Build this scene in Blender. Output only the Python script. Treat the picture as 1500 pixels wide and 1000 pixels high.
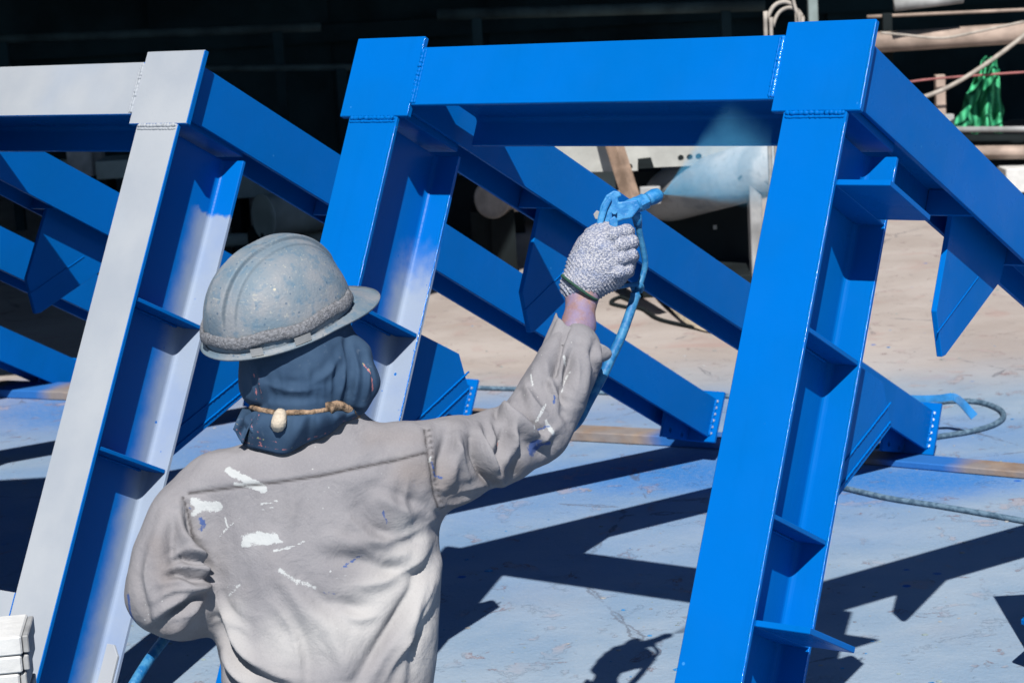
import bpy, bmesh, math, random
import numpy as np
from mathutils import Vector, Matrix, noise
random.seed(7); rng = np.random.default_rng(7)
sc = bpy.context.scene
COL = sc.collection
for o in list(bpy.data.objects): bpy.data.objects.remove(o)

# ------------------------------------------------------------------ camera
F = 3126.0; CAM_H = 1.6416
CR = np.array([0.99831, -0.01064, -0.05717]); CU = np.array([0.05815, 0.18269, 0.98145]); CF = np.array([0.0, 0.98311, -0.18300])
CP = np.array([0.0, 0.0, CAM_H])
cam = bpy.data.cameras.new('camera'); co = bpy.data.objects.new('camera', cam); COL.objects.link(co); sc.camera = co
co.matrix_world = Matrix(((CR[0], CU[0], -CF[0], 0), (CR[1], CU[1], -CF[1], 0), (CR[2], CU[2], -CF[2], CAM_H), (0, 0, 0, 1)))
cam.sensor_width = 36; cam.lens = F / 1500 * 36; cam.clip_end = 500; cam.clip_start = 0.05
cam.dof.use_dof = True; cam.dof.focus_distance = 3.9; cam.dof.aperture_fstop = 11

def at(px, py, d):            # world point seen at photo pixel (px, py) at a depth of d metres
    return CP + d * (CF + CR * ((px - 750) / F) + CU * ((500 - py) / F))
def gnd(px, py, z=0.0):
    r = CF + CR * ((px - 750) / F) + CU * ((500 - py) / F)
    return CP + r * ((z - CAM_H) / r[2])
def c2w(P):                   # camera-aligned metric coordinates (right, up, depth) to world
    P = np.asarray(P, float); return CP + P[..., 0:1] * CR + P[..., 1:2] * CU + P[..., 2:3] * CF
def pc(px, py, d): return np.array([(px - 750) / F * d, (500 - py) / F * d, d])
def w2px(P):
    Q = np.asarray(P) - CP; d = Q @ CF; return np.stack([750 + F * (Q @ CR) / d, 500 - F * (Q @ CU) / d], -1)

# ------------------------------------------------------------------ world, sun, exposure
w = bpy.data.worlds.new('World'); sc.world = w; w.use_nodes = True
nt = w.node_tree; bg = nt.nodes['Background']
sky = nt.nodes.new('ShaderNodeTexSky'); sky.sky_type = 'NISHITA'; sky.sun_disc = False
SUN = Vector((0.0333, 0.6482, -0.7607))
sky.sun_elevation = math.radians(49.5); sky.sun_rotation = math.radians(182.9)
sky.air_density = 0.9; sky.dust_density = 0.05; sky.ozone_density = 3.0
nt.links.new(sky.outputs[0], bg.inputs[0]); bg.inputs[1].default_value = 0.05
sl = bpy.data.lights.new('sun', 'SUN'); sl.energy = 5.0; sl.angle = math.radians(0.5); sl.color = (1.0, 0.955, 0.89)
so = bpy.data.objects.new('sun', sl); COL.objects.link(so); so.rotation_euler = SUN.to_track_quat('-Z', 'Y').to_euler(); so.location = (0, -4, 8)
sc.view_settings.view_transform = 'Standard'; sc.view_settings.look = 'None'; sc.view_settings.gamma = 1
sc.view_settings.exposure = 0.70

# ------------------------------------------------------------------ material helpers
def srgb(r, g, b): return tuple(((c / 255) / 12.92 if c / 255 <= 0.04045 else ((c / 255 + 0.055) / 1.055) ** 2.4) for c in (r, g, b)) + (1,)
class NT:
    def __init__(s, name):
        s.m = bpy.data.materials.new(name); s.m.use_nodes = True; s.t = s.m.node_tree; s.b = s.t.nodes['Principled BSDF']
        s.co = s.t.nodes.new('ShaderNodeTexCoord')
    def n(s, typ, **kw):
        x = s.t.nodes.new('ShaderNode' + typ)
        for k, v in kw.items(): setattr(x, k, v)
        return x
    def l(s, a, b): s.t.links.new(a, b)
    def val(s, inp, v):
        if hasattr(v, 'is_output'): s.l(v, inp)
        else: inp.default_value = v
    def noise(s, scale, detail=4, rough=.55, vec=None, dist=0.0, out='Fac'):
        x = s.n('TexNoise'); x.inputs['Scale'].default_value = scale; x.inputs['Detail'].default_value = detail
        x.inputs['Roughness'].default_value = rough; x.inputs['Distortion'].default_value = dist
        s.l(vec if vec is not None else s.co.outputs['Object'], x.inputs['Vector']); return x.outputs[out]
    def vor(s, scale, vec=None, feature='F1'):
        x = s.n('TexVoronoi', feature=feature); x.inputs['Scale'].default_value = scale
        s.l(vec if vec is not None else s.co.outputs['Object'], x.inputs['Vector']); return x
    def ss(s, v, a, b, lo=0.0, hi=1.0):
        x = s.n('MapRange', interpolation_type='SMOOTHSTEP'); s.val(x.inputs[0], v)
        x.inputs[1].default_value = a; x.inputs[2].default_value = b; x.inputs[3].default_value = lo; x.inputs[4].default_value = hi; return x.outputs[0]
    def math(s, op, a, b=0.0, c=None):
        x = s.n('Math', operation=op); s.val(x.inputs[0], a); s.val(x.inputs[1], b)
        if c is not None: s.val(x.inputs[2], c)
        return x.outputs[0]
    def mix(s, f, a, b):
        x = s.n('Mix', data_type='RGBA'); s.val(x.inputs[0], f); s.val(x.inputs[6], a); s.val(x.inputs[7], b); return x.outputs[2]
    def xyz(s):
        x = s.n('SeparateXYZ'); s.l(s.co.outputs['Object'], x.inputs[0]); return x.outputs
    def attr(s, name):
        x = s.n('Attribute', attribute_name=name); return x.outputs['Fac']
    def bump(s, h, strength=.3, dist=.01, prev=None):
        x = s.n('Bump'); x.inputs['Strength'].default_value = strength; x.inputs['Distance'].default_value = dist; s.l(h, x.inputs['Height'])
        if prev is not None: s.l(prev, x.inputs['Normal'])
        return x.outputs[0]
    def fin(s, color, rough=.5, normal=None, metal=0.0, spec=None):
        s.val(s.b.inputs['Base Color'], color); s.val(s.b.inputs['Roughness'], rough); s.b.inputs['Metallic'].default_value = metal
        if normal is not None: s.l(normal, s.b.inputs['Normal'])
        if spec is not None: s.b.inputs['Specular IOR Level'].default_value = spec
        return s.m
def simple(name, col, rough=.6, var=.25, scale=12, bump=.15, bscale=90, spec=.4, metal=0.0):
    s = NT(name); d = tuple(c * (1 - var) for c in col[:3]) + (1,); l_ = tuple(min(1, c * (1 + var)) for c in col[:3]) + (1,)
    c = s.mix(s.ss(s.noise(scale, 6), .3, .7), d, l_)
    return s.fin(c, rough, s.bump(s.noise(bscale, 4), bump, .004), metal, spec)

BLUE = (0.0002, 0.0965, 0.372, 1); PRIMER = (0.3901, 0.415, 0.4524, 1)
def blue_paint():
    s = NT('blue_paint')
    c = s.mix(s.ss(s.noise(2.6, 6), .32, .7), BLUE, (0.0002, 0.089, 0.322, 1))
    mp = s.n('Mapping'); mp.inputs['Scale'].default_value = (26, 26, 2.2); s.l(s.co.outputs['Object'], mp.inputs[0])
    c = s.mix(s.math('MULTIPLY', s.ss(s.noise(1.0, 4, .6, mp.outputs[0]), .55, .75), .22), c, (0.0002, 0.075, 0.28, 1))
    c = s.mix(s.math('MULTIPLY', s.ss(s.noise(420, 3, .7), .62, .75), .22), c, (.0005, .115, .40, 1))
    sp = s.vor(24); c = s.mix(s.math('MULTIPLY', s.ss(sp.outputs['Distance'], .05, .085, 1, 0), s.math('MULTIPLY', s.ss(s.noise(5, 2), .60, .66), .8)), c, (.03, .18, .45, 1))
    r = s.ss(s.noise(7, 5), .35, .65, .24, .46)
    h = s.math('ADD', s.math('MULTIPLY', s.noise(48, 3), .6), s.math('MULTIPLY', s.noise(420, 2), .35)); h2 = s.noise(5, 3)
    return s.fin(c, r, s.bump(h, .12, .004, s.bump(h2, .06, .03)), 0, .03)
def primer_paint():
    s = NT('grey_primer')
    c = s.mix(s.ss(s.noise(5, 6), .3, .7), (0.2283, 0.2531, 0.2905, 1), (0.2697, 0.2905, 0.3196, 1))
    c = s.mix(s.math('MULTIPLY', s.ss(s.noise(230, 3), .6, .75), .25), c, (0.1743, 0.1992, 0.2324, 1))
    c = s.mix(s.math('MULTIPLY', s.ss(s.noise(2.2, 3), .55, .75), .16), c, (0.0996, 0.1992, 0.3735, 1))
    return s.fin(c, .62, s.bump(s.noise(300, 3), .12, .002), 0, .3)
def overspray_paint(name, z_edge, soft):
    s = NT(name); X = s.xyz()
    n1 = s.math('MULTIPLY', s.math('SUBTRACT', s.noise(22, 4), .5), .03)
    m = s.ss(s.math('ADD', X[1], n1), .150, .216)
    edge = s.math('ADD', X[2], s.math('MULTIPLY', s.math('SUBTRACT', s.noise(40, 5), .5), .035 if soft < .05 else .08))
    m = s.math('MULTIPLY', m, s.ss(edge, z_edge, z_edge - soft))
    m = s.math('MULTIPLY', m, s.ss(s.noise(6, 4), .2, .6, .80, 1.0))
    speck = s.math('MULTIPLY', s.ss(s.vor(36).outputs['Distance'], .13, .10), s.ss(s.noise(11, 1), .55, .6))
    m = s.math('MULTIPLY', m, s.math('SUBTRACT', 1.0, speck))
    c = s.mix(m, BLUE, (.215, .265, .35, 1))
    return s.fin(c, s.ss(m, 0, 1, .3, .55), s.bump(s.noise(160, 3), .1, .003), 0, .08)
M = dict(blue=blue_paint(), primer=primer_paint(), osA=overspray_paint('overspray_on_primer', -.215, .012), osB=overspray_paint('overspray_fading', -.27, .15))

def ground_mat():
    s = NT('painted_concrete'); X = s.xyz()
    warp = s.math('MULTIPLY', s.math('SUBTRACT', s.noise(.55, 5), .5), 1.9)
    yy = s.math('ADD', X[1], warp)
    beige = s.mix(s.ss(s.noise(1.8, 7), .3, .7), (.262, .228, .210, 1), (.335, .302, .285, 1))
    pink = s.ss(s.noise(3.1, 6, .6, dist=.6), .54, .72)
    beige = s.mix(s.math('MULTIPLY', pink, .5), beige, (0.2739, 0.1743, 0.1577, 1))
    near = s.mix(s.ss(s.noise(3.4, 8, .6), .3, .72), (.150, .222, .312, 1), (.208, .268, .340, 1))
    near = s.mix(s.math('MULTIPLY', s.ss(s.noise(.9, 5), .52, .7), .35), near, (.21, .205, .225, 1))
    c = s.mix(s.ss(yy, 6.9, 8.4), near, beige)
    def patch(x0, y0, rx, ry, amt):
        dx = s.math('DIVIDE', s.math('SUBTRACT', X[0], x0), rx); dy = s.math('DIVIDE', s.math('SUBTRACT', X[1], y0), ry)
        d = s.math('SQRT', s.math('ADD', s.math('MULTIPLY', dx, dx), s.math('MULTIPLY', dy, dy)))
        d = s.math('ADD', d, s.math('MULTIPLY', s.math('SUBTRACT', s.noise(3.0, 6), .5), .7))
        return s.math('MULTIPLY', s.ss(d, 0.1, 1.0, 1.0, 0.0), amt)
    tot = None
    for p in ((.50, 6.45, .8, .50, .95), (1.15, 6.18, .75, .42, .95), (1.0, 6.25, .5, .3, .95), (.1, 6.4, .9, .9, .45), (.0, 5.7, 1.0, 1.0, .22), (1.30, 6.75, .7, .4, .5), (-1.6, 8.0, .9, 1.0, .85), (-.9, 7.2, 1.0, 1.0, .6), (.75, 6.0, .9, .8, .25), (-1.5, 6.2, 1.0, 1.4, .4), (.5, 7.3, 1.2, .5, .35), (-.2, 7.4, 1.0, .6, .4)):
        q = patch(*p); tot = q if tot is None else s.math('MAXIMUM', tot, q)
    tot = s.math('MULTIPLY', tot, s.ss(s.noise(45, 5), .25, .6, .80, 1.0))
    c = s.mix(tot, c, (.012, .125, .37, 1))
    # scuffs where paint has peeled back to the pinkish slab, hairline cracks, flecks of paint
    n1 = s.noise(9, 9, .66, dist=.4); sc1 = s.math('MULTIPLY', s.ss(n1, .57, .63), s.ss(s.noise(2.2, 4), .42, .6))
    c = s.mix(s.math('MULTIPLY', sc1, .5), c, (0.2739, 0.22, 0.22, 1))
    edge = s.math('MULTIPLY', s.ss(n1, .585, .60), s.ss(n1, .625, .605)); edge = s.math('MULTIPLY', edge, s.ss(s.noise(6, 3), .50, .62))
    c = s.mix(s.math('MULTIPLY', edge, .75), c, (0.1328, 0.07885, 0.083, 1))
    crk = s.noise(21, 10, .7, dist=.8); dk = s.ss(crk, .665, .71); c = s.mix(s.math('MULTIPLY', dk, .65), c, (0.0581, 0.05395, 0.07055, 1))
    cr2 = s.vor(1.1, s.n('Vector' + 'Math').outputs[0] if False else None, 'DISTANCE_TO_EDGE'); hl = s.math('ADD', cr2.outputs['Distance'], s.math('MULTIPLY', s.math('SUBTRACT', s.noise(7, 6, .7), .5), .10)); hl = s.math('MULTIPLY', s.ss(s.math('ABSOLUTE', hl), .002, .007, 1, 0), s.ss(s.noise(1.3, 3), .48, .58))
    c = s.mix(s.math('MULTIPLY', hl, .6), c, (.06, .065, .085, 1))
    v = s.vor(5.2); fl = s.math('MULTIPLY', s.ss(v.outputs['Distance'], .045, .075, 1, 0), s.ss(s.noise(1.7, 2), .50, .56))
    c = s.mix(fl, c, (0.00249, 0.083, 0.3486, 1))
    v2 = s.vor(17); fl2 = s.math('MULTIPLY', s.ss(v2.outputs['Distance'], .06, .10, 1, 0), s.ss(s.noise(2.9, 2), .56, .62))
    c = s.mix(s.math('MULTIPLY', fl2, .8), c, (0.0913, 0.083, 0.0996, 1))
    c = s.mix(s.math('MULTIPLY', s.ss(s.noise(140, 5, .7), .45, .75), .22), c, (0.332, 0.332, 0.3486, 1))
    c = s.mix(s.math('MULTIPLY', s.ss(s.noise(110, 5, .7), .55, .8), .30), c, (0.083, 0.0913, 0.1245, 1))
    h = s.math('ADD', s.math('MULTIPLY', crk, .5), s.math('MULTIPLY', s.noise(75, 6), .45)); h = s.math('SUBTRACT', h, s.math('MULTIPLY', s.ss(n1, .57, .60), .30))
    return s.fin(c, .8, s.bump(h, .6, .008), 0, .15)
M['ground'] = ground_mat()

def shirt_mat():
    s = NT('grey_work_cloth'); X = s.co.outputs['Object']
    c = s.mix(s.ss(s.noise(9, 6), .3, .7), (.160, .157, .172, 1), (.196, .192, .206, 1))
    c = s.mix(s.math('MULTIPLY', s.ss(s.noise(5, 6, .62), .48, .72), .45), c, (.140, .132, .136, 1))
    c = s.mix(s.math('MULTIPLY', s.attr('pale'), .9), c, (.315, .310, .312, 1))
    c = s.mix(s.math('MULTIPLY', s.attr('brown'), .5), c, (.15, .118, .10, 1))
    c = s.mix(s.math('MULTIPLY', s.ss(s.noise(330, 4, .7), .4, .7), .12), c, (.28, .28, .29, 1)); c = s.mix(s.math('MULTIPLY', s.ss(s.noise(300, 4, .7), .45, .75), .12), c, (.09, .087, .095, 1))
    br = s.math('ADD', s.math('MULTIPLY', s.noise(70, 8, .7), .65), s.math('MULTIPLY', s.noise(320, 4, .7), .35))
    wm = s.ss(s.math('ADD', s.attr('white'), s.math('MULTIPLY', s.math('SUBTRACT', br, .5), 1.7)), .50, .66)
    bm_ = s.ss(s.math('ADD', s.attr('blue'), s.math('MULTIPLY', s.math('SUBTRACT', s.noise(120, 8, .75), .5), 1.6)), .50, .66)
    c = s.mix(s.math('MULTIPLY', wm, .85), c, (.355, .375, .385, 1))
    c = s.mix(s.math('MULTIPLY', bm_, .8), c, (.015, .055, .20, 1))
    dr = s.vor(52); sp = s.math('MULTIPLY', s.ss(dr.outputs['Distance'], .06, .10, 1, 0), s.ss(s.noise(6, 2), .56, .62)); c = s.mix(s.math('MULTIPLY', sp, .6), c, (.37, .38, .38, 1))
    c = s.mix(s.attr('seam'), c, (.045, .042, .045, 1))
    wv = s.n('TexWave', wave_type='BANDS', bands_direction='DIAGONAL'); wv.inputs['Scale'].default_value = 240; wv.inputs['Distortion'].default_value = 1.2; s.l(X, wv.inputs['Vector'])
    b1 = s.bump(s.noise(20, 7, .62, dist=.5), .42, .012); b2 = s.bump(s.noise(380, 4, .7), .14, .002, b1); b2 = s.bump(s.noise(64, 5, .6), .22, .005, b2); b3 = s.bump(wv.outputs['Fac'], .06, .001, b2)
    return s.fin(c, .9, b3, 0, .12)
M['shirt'] = shirt_mat()
def hat_mat():
    s = NT('worn_hat_shell')
    c = s.mix(s.ss(s.noise(16, 6), .35, .65), (0.09877, 0.1403, 0.1793, 1), (0.1643, 0.1793, 0.2, 1))
    c = s.mix(s.math('MULTIPLY', s.ss(s.noise(55, 5, .6), .53, .64), .55), c, (0.05976, 0.1195, 0.1793, 1))
    c = s.mix(s.math('MULTIPLY', s.ss(s.noise(190, 4, .65), .60, .68), .55), c, (0.2988, 0.293, 0.2631, 1))
    mp = s.n('Mapping'); mp.inputs['Scale'].default_value = (30, 30, 180); mp.inputs['Rotation'].default_value = (.5, .7, 0); s.l(s.co.outputs['Object'], mp.inputs[0])
    c = s.mix(s.math('MULTIPLY', s.ss(s.noise(1.0, 3, .5, mp.outputs[0]), .68, .72), .35), c, (0.3104, 0.2988, 0.2507, 1))
    v = s.vor(34); c = s.mix(s.math('MULTIPLY', s.ss(v.outputs['Distance'], .13, .09), s.ss(s.noise(14, 2), .55, .6)), c, (0.3287, 0.3104, 0.2507, 1))
    v = s.vor(61); c = s.mix(s.math('MULTIPLY', s.ss(v.outputs['Distance'], .14, .10), .7), c, (0.03569, 0.07138, 0.1195, 1))
    c = s.mix(s.math('MULTIPLY', s.attr('rib_dirt_shade'), .75), c, (.05, .075, .10, 1))  # dark lines at the rib steps: dirt plus painted relief shade
    return s.fin(c, .62, s.bump(s.math('ADD', s.noise(210, 4), s.math('MULTIPLY', s.noise(40, 4), .6)), .32, .003), 0, .35)
M['hat'] = hat_mat()
def glove_mat():
    s = NT('knit_glove')
    k = s.noise(300, 3, .6); c = s.mix(s.ss(k, .38, .62), (.14, .16, .23, 1), (.35, .355, .39, 1))
    c = s.mix(s.math('MULTIPLY', s.ss(s.noise(30, 5), .52, .72), .45), c, (0.0664, 0.1245, 0.2739, 1))
    c = s.mix(s.math('MULTIPLY', s.ss(s.noise(38, 2), .74, .78), .6), c, (0.1494, 0.0747, 0.0581, 1))
    h = s.math('ADD', s.vor(300).outputs['Distance'], s.math('MULTIPLY', k, .8))
    return s.fin(c, .95, s.bump(h, .7, .003), 0, .1)
M['glove'] = glove_mat()
def skin_mat():
    s = NT('skin'); c = s.mix(s.ss(s.noise(18, 4), .3, .7), (.185, .105, .092, 1), (.25, .155, .135, 1))
    c = s.mix(s.math('MULTIPLY', s.ss(s.noise(22, 6, .62), .36, .62), .75), c, (.165, .145, .255, 1)); c = s.mix(s.math('MULTIPLY', s.ss(s.noise(240, 4, .7), .56, .7), .4), c, (.30, .26, .30, 1))
    s.b.inputs['Subsurface Weight'].default_value = .08; s.b.inputs['Subsurface Radius'].default_value = (.01, .004, .002)
    return s.fin(c, .6, s.bump(s.noise(160, 5, .65), .45, .003), 0, .25)
M['skin'] = skin_mat()
def hood_mat():
    s = NT('navy_cloth')
    c = s.mix(s.ss(s.noise(12, 5), .3, .7), (0.01826, 0.04067, 0.08051, 1), (0.03071, 0.05976, 0.1079, 1))
    c = s.mix(s.math('MULTIPLY', s.ss(s.noise(60, 5, .6), .62, .74), .35), c, (0.1195, 0.1494, 0.1975, 1))
    st = s.ss(s.math('ADD', s.attr('stitch'), s.math('MULTIPLY', s.math('SUBTRACT', s.noise(140, 2), .5), 1.1)), .48, .6)
    c = s.mix(st, c, (0.2988, 0.1195, 0.1311, 1))
    c = s.mix(s.math('MULTIPLY', s.ss(s.noise(70, 2), .62, .7), s.math('MULTIPLY', st, 1.0)), c, (0.1494, 0.2988, 0.1195, 1))
    return s.fin(c, .85, s.bump(s.math('ADD', s.noise(30, 4), s.math('MULTIPLY', s.noise(500, 2), .2)), .2, .005), 0, .15)
M['hood'] = hood_mat()
def hose_mat(name, a, b):
    s = NT(name); c = s.mix(s.ss(s.noise(60, 5), .4, .62), a, b)
    c = s.mix(s.math('MULTIPLY', s.ss(s.noise(190, 3), .62, .72), .28), c, (0.2092, 0.3104, 0.4067, 1))
    return s.fin(c, .5, s.bump(s.noise(150, 4), .45, .003), 0, .25)
M['hose'] = hose_mat('paint_caked_hose', (0.00747, 0.09545, 0.2507, 1), (0.03569, 0.161, 0.3104, 1))
M['ghose'] = hose_mat('dusty_blue_hose', (0.0415, 0.07802, 0.1195, 1), (0.09545, 0.1552, 0.215, 1))
M['gun'] = hose_mat('paint_caked_metal', (.010, .125, .33, 1), (.035, .19, .40, 1))
M['foam'] = simple('grey_foam', (.135, .14, .155), .95, .35, 220, .8, 300, .08)
M['cord'] = simple('tan_cord', (.17, .115, .075), .8, .75, 90, .8, 260)
M['pale_cord'] = simple('pale_knot', (0.3735, 0.3237, 0.2615), .8, .2, 60, .5, 200)
M['green'] = simple('green_elastic', (0.01245, 0.05644, 0.03735), .8, .3)
M['wood'] = simple('weathered_timber', (0.2117, 0.1494, 0.112), .85, .35, 14, .4, 60, .2)
def plank_mat():
    s = NT('overspray_plank'); X = s.xyz()
    c = s.mix(s.ss(s.noise(14, 6), .3, .7), (.15, .105, .08, 1), (.215, .165, .13, 1))
    c = s.mix(s.math('MULTIPLY', s.ss(s.noise(9, 5), .38, .62), .55), c, (0.1552, 0.161, 0.1793, 1))
    m = s.ss(s.math('ADD', s.math('ABSOLUTE', X[0]), s.math('MULTIPLY', s.noise(9, 5), .12)), .13, .24, 1, 0)
    c = s.mix(m, c, (0.01162, 0.09545, 0.3104, 1))
    return s.fin(c, .8, s.bump(s.noise(50, 5), .4, .005), 0, .25)
M['plank'] = plank_mat()
M['white'] = simple('chipped_white_paint', (0.4607, 0.4665, 0.4665), .6, .08, 20, .4, 60, .35)
M['pale'] = simple('pale_machine_paint', (0.3112, 0.3179, 0.3046), .6, .14, 9, .2, 60, .35)
M['galv'] = simple('dusty_steel', (0.2241, 0.2299, 0.2365), .6, .35, 7, .3, 40, .4)
M['dim'] = simple('dull_grey_paint', (.17, .215, .22), .75, .2, 5, .2, 40, .25)
M['dark'] = simple('shade_dark_sheet', (.012, .027, .034), .9, .45, 1.2, .2, 20, .1)  # background shade is put into this near-black colour too
M['black'] = simple('black_parts_and_shade', (0.00581, 0.00913, 0.01079), .85, .4, 3, .2, 20, .15)  # near-black for parts, and for shade painted under things
M['rustpipe'] = simple('pale_rusty_pipe', (0.2615, 0.205, 0.1743), .7, .3, 6, .3, 40, .3)
M['red'] = simple('faded_red_rope', (0.2241, 0.08134, 0.08134), .8, .25)
M['canvas'] = simple('pale_canvas', (0.3428, 0.2922, 0.2241), .85, .2, 12, .3, 120, .2)
M['cable'] = simple('pale_cable', (0.2615, 0.2365, 0.2117), .7, .25, 20, .2, 80, .3)
M['ribbon'] = simple('blue_tape', (0.00913, 0.1245, 0.3237), .6, .3, 20, .4, 60, .3)
M['trouser'] = simple('blue_trouser_cloth', (0.01245, 0.05644, 0.1743), .9, .3, 15, .3, 200, .15)
M['boot'] = simple('dark_boot', (0.02158, 0.01992, 0.01826), .7, .3)
M['glove_dark'] = M['glove']
M['dark2'] = simple('dark_teal_pipe', (.03, .05, .055), .8, .4, 4, .3, 40, .2)
def pipe_mat():
    s = NT('scuffed_pipe_with_shadows'); c = s.mix(s.ss(s.noise(7, 6), .35, .65), (.22, .25, .28, 1), (.34, .36, .38, 1))
    c = s.mix(s.ss(s.noise(3.4, 8, .65, dist=.8), .60, .63), c, (.025, .04, .055, 1))  # torn dark patches: shadows on the pipe painted into its colour
    c = s.mix(s.math('MULTIPLY', s.ss(s.noise(30, 5, .7), .5, .75), .35), c, (.06, .07, .09, 1))
    return s.fin(c, .6, s.bump(s.noise(30, 5), .4, .008), 0, .2)
M['pipe'] = pipe_mat(); M['pipe2'] = simple('drum_paint', (.25, .235, .225), .7, .4, 5, .3, 30, .2)
def net_mat():
    s = NT('green_netting'); X = s.xyz()
    wv = s.n('TexWave', wave_type='BANDS', bands_direction='X'); wv.inputs['Scale'].default_value = 7; wv.inputs['Distortion'].default_value = 3.0; wv.inputs['Detail'].default_value = 3; s.l(s.co.outputs['Object'], wv.inputs['Vector'])
    c = s.mix(wv.outputs['Fac'], (.010, .12, .06, 1), (.07, .42, .21, 1))
    return s.fin(c, .95, s.bump(wv.outputs['Fac'], .5, .02), 0, .05)
M['net'] = net_mat()

# ------------------------------------------------------------------ mesh helpers
def link(o, parent=None):
    COL.objects.link(o)
    if parent is not None: o.parent = parent
    return o
def tag(o, label, cat, group=None, kind=None):
    if label: o['label'] = label
    if cat: o['category'] = cat
    if group: o['group'] = group
    if kind: o['kind'] = kind
    return o
def empty(name, loc, label, cat, group=None):
    o = bpy.data.objects.new(name, None); o.location = Vector(loc); o.empty_display_size = .1; link(o); return tag(o, label, cat, group)
def obj(name, v, f, mat, parent=None, origin=(0, 0, 0), smooth=False, loc=None):
    me = bpy.data.meshes.new(name); org = np.asarray(origin, float)
    v = np.asarray(v, float) - org
    me.from_pydata(v.tolist(), [], [list(map(int, q)) for q in f]); me.validate(); me.update()
    if mat is not None: me.materials.append(mat)
    if smooth: me.polygons.foreach_set('use_smooth', [True] * len(me.polygons))
    o = bpy.data.objects.new(name, me); link(o, parent)
    if parent is None: o.location = Vector(org)
    return o
def bevel(o, wd=.0015, seg=1):
    b = o.modifiers.new('bevel', 'BEVEL'); b.width = wd; b.segments = seg; b.limit_method = 'ANGLE'; b.angle_limit = math.radians(35); b.harden_normals = False
    return o
def fixnormals(o):
    bm = bmesh.new(); bm.from_mesh(o.data); bmesh.ops.recalc_face_normals(bm, faces=bm.faces); bm.to_mesh(o.data); bm.free(); return o
def box_vf(x0, x1, y0, y1, z0, z1):
    v = [(x, y, z) for x in (x0, x1) for y in (y0, y1) for z in (z0, z1)]
    return v, [(0, 1, 3, 2), (4, 6, 7, 5), (0, 4, 5, 1), (2, 3, 7, 6), (0, 2, 6, 4), (1, 5, 7, 3)]
def slab(name, x0, x1, y0, y1, z0, z1, mat, parent, bv=.0012, **k):
    v, f = box_vf(x0, x1, y0, y1, z0, z1); o = obj(name, v, f, mat, parent, **k)
    return bevel(o, bv) if bv else o
def prism_vf(poly, axis, a, b):
    """poly: 2-D points; extruded along axis 0/1/2 from a to b (remaining axes in cyclic x,y,z order)"""
    n = len(poly); v = []
    for t in (a, b):
        for p in poly:
            q = [0, 0, 0]; oth = [i for i in range(3) if i != axis]; q[axis] = t; q[oth[0]] = p[0]; q[oth[1]] = p[1]; v.append(tuple(q))
    f = [tuple(range(n)), tuple(range(2 * n - 1, n - 1, -1))] + [(i, i + n, (i + 1) % n + n, (i + 1) % n) for i in range(n)]
    return v, f
def prism(name, poly, axis, a, b, mat, parent, bv=.0012, **k):
    v, f = prism_vf(poly, axis, a, b); o = fixnormals(obj(name, v, f, mat, parent, **k)); return bevel(o, bv) if bv else o
def catmull(P, n=8):
    P = [np.asarray(p, float) for p in P]; P = [2 * P[0] - P[1]] + P + [2 * P[-1] - P[-2]]; out = []
    for i in range(1, len(P) - 2):
        for t in np.linspace(0, 1, n, endpoint=False):
            a, b, c, d = P[i - 1:i + 3]
            out.append(.5 * ((2 * b) + (-a + c) * t + (2 * a - 5 * b + 4 * c - d) * t * t + (-a + 3 * b - 3 * c + d) * t ** 3))
    out.append(P[-2]); return np.array(out)
def tube_vf(P, r, n=10, cap=True):
    P = np.asarray(P, float); m = len(P); r = np.broadcast_to(np.asarray(r, float), (m,))
    T = np.gradient(P, axis=0); T /= np.linalg.norm(T, axis=1)[:, None] + 1e-12
    up = np.array([0, 0, 1.]) if abs(T[0][2]) < .9 else np.array([1., 0, 0]); v = []
    N_ = np.cross(T[0], up); N_ /= np.linalg.norm(N_)
    for i in range(m):
        N_ = N_ - T[i] * (N_ @ T[i]); N_ /= np.linalg.norm(N_); B = np.cross(T[i], N_)
        for k in range(n):
            a = 2 * math.pi * k / n; v.append(P[i] + r[i] * (math.cos(a) * N_ + math.sin(a) * B))
    f = [(i * n + k, i * n + (k + 1) % n, (i + 1) * n + (k + 1) % n, (i + 1) * n + k) for i in range(m - 1) for k in range(n)]
    if cap: f += [tuple(range(n - 1, -1, -1)), tuple(range((m - 1) * n, m * n))]
    return v, f
def tube(name, P, r, mat, parent=None, n=10, origin=(0, 0, 0), smooth=True):
    v, f = tube_vf(P, r, n); return obj(name, v, f, mat, parent, origin, smooth)
def join_vf(L):
    V, Fc = [], []
    for v, f in L:
        o = len(V); V += [tuple(p) for p in v]; Fc += [tuple(i + o for i in q) for q in f]
    return V, Fc
def bead(name, a, b, r, mat, parent):
    """a weld bead: small overlapping ripples along a seam"""
    a, b = np.array(a, float), np.array(b, float); L = np.linalg.norm(b - a); n = max(8, int(L / .0022)); t = np.linspace(0, 1, n)[:, None]
    P = a + (b - a) * t; s = np.arange(n); rad = r * (.70 + .26 * np.abs(np.sin(s * .75 + .6 * np.sin(s * .13))) + .30 * rng.random(n)); P = P + (rng.random((n, 3)) - .5) * r * .35; rad[0] = rad[-1] = r * .5
    return tube(name, P, rad, mat, parent, 7)

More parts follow.
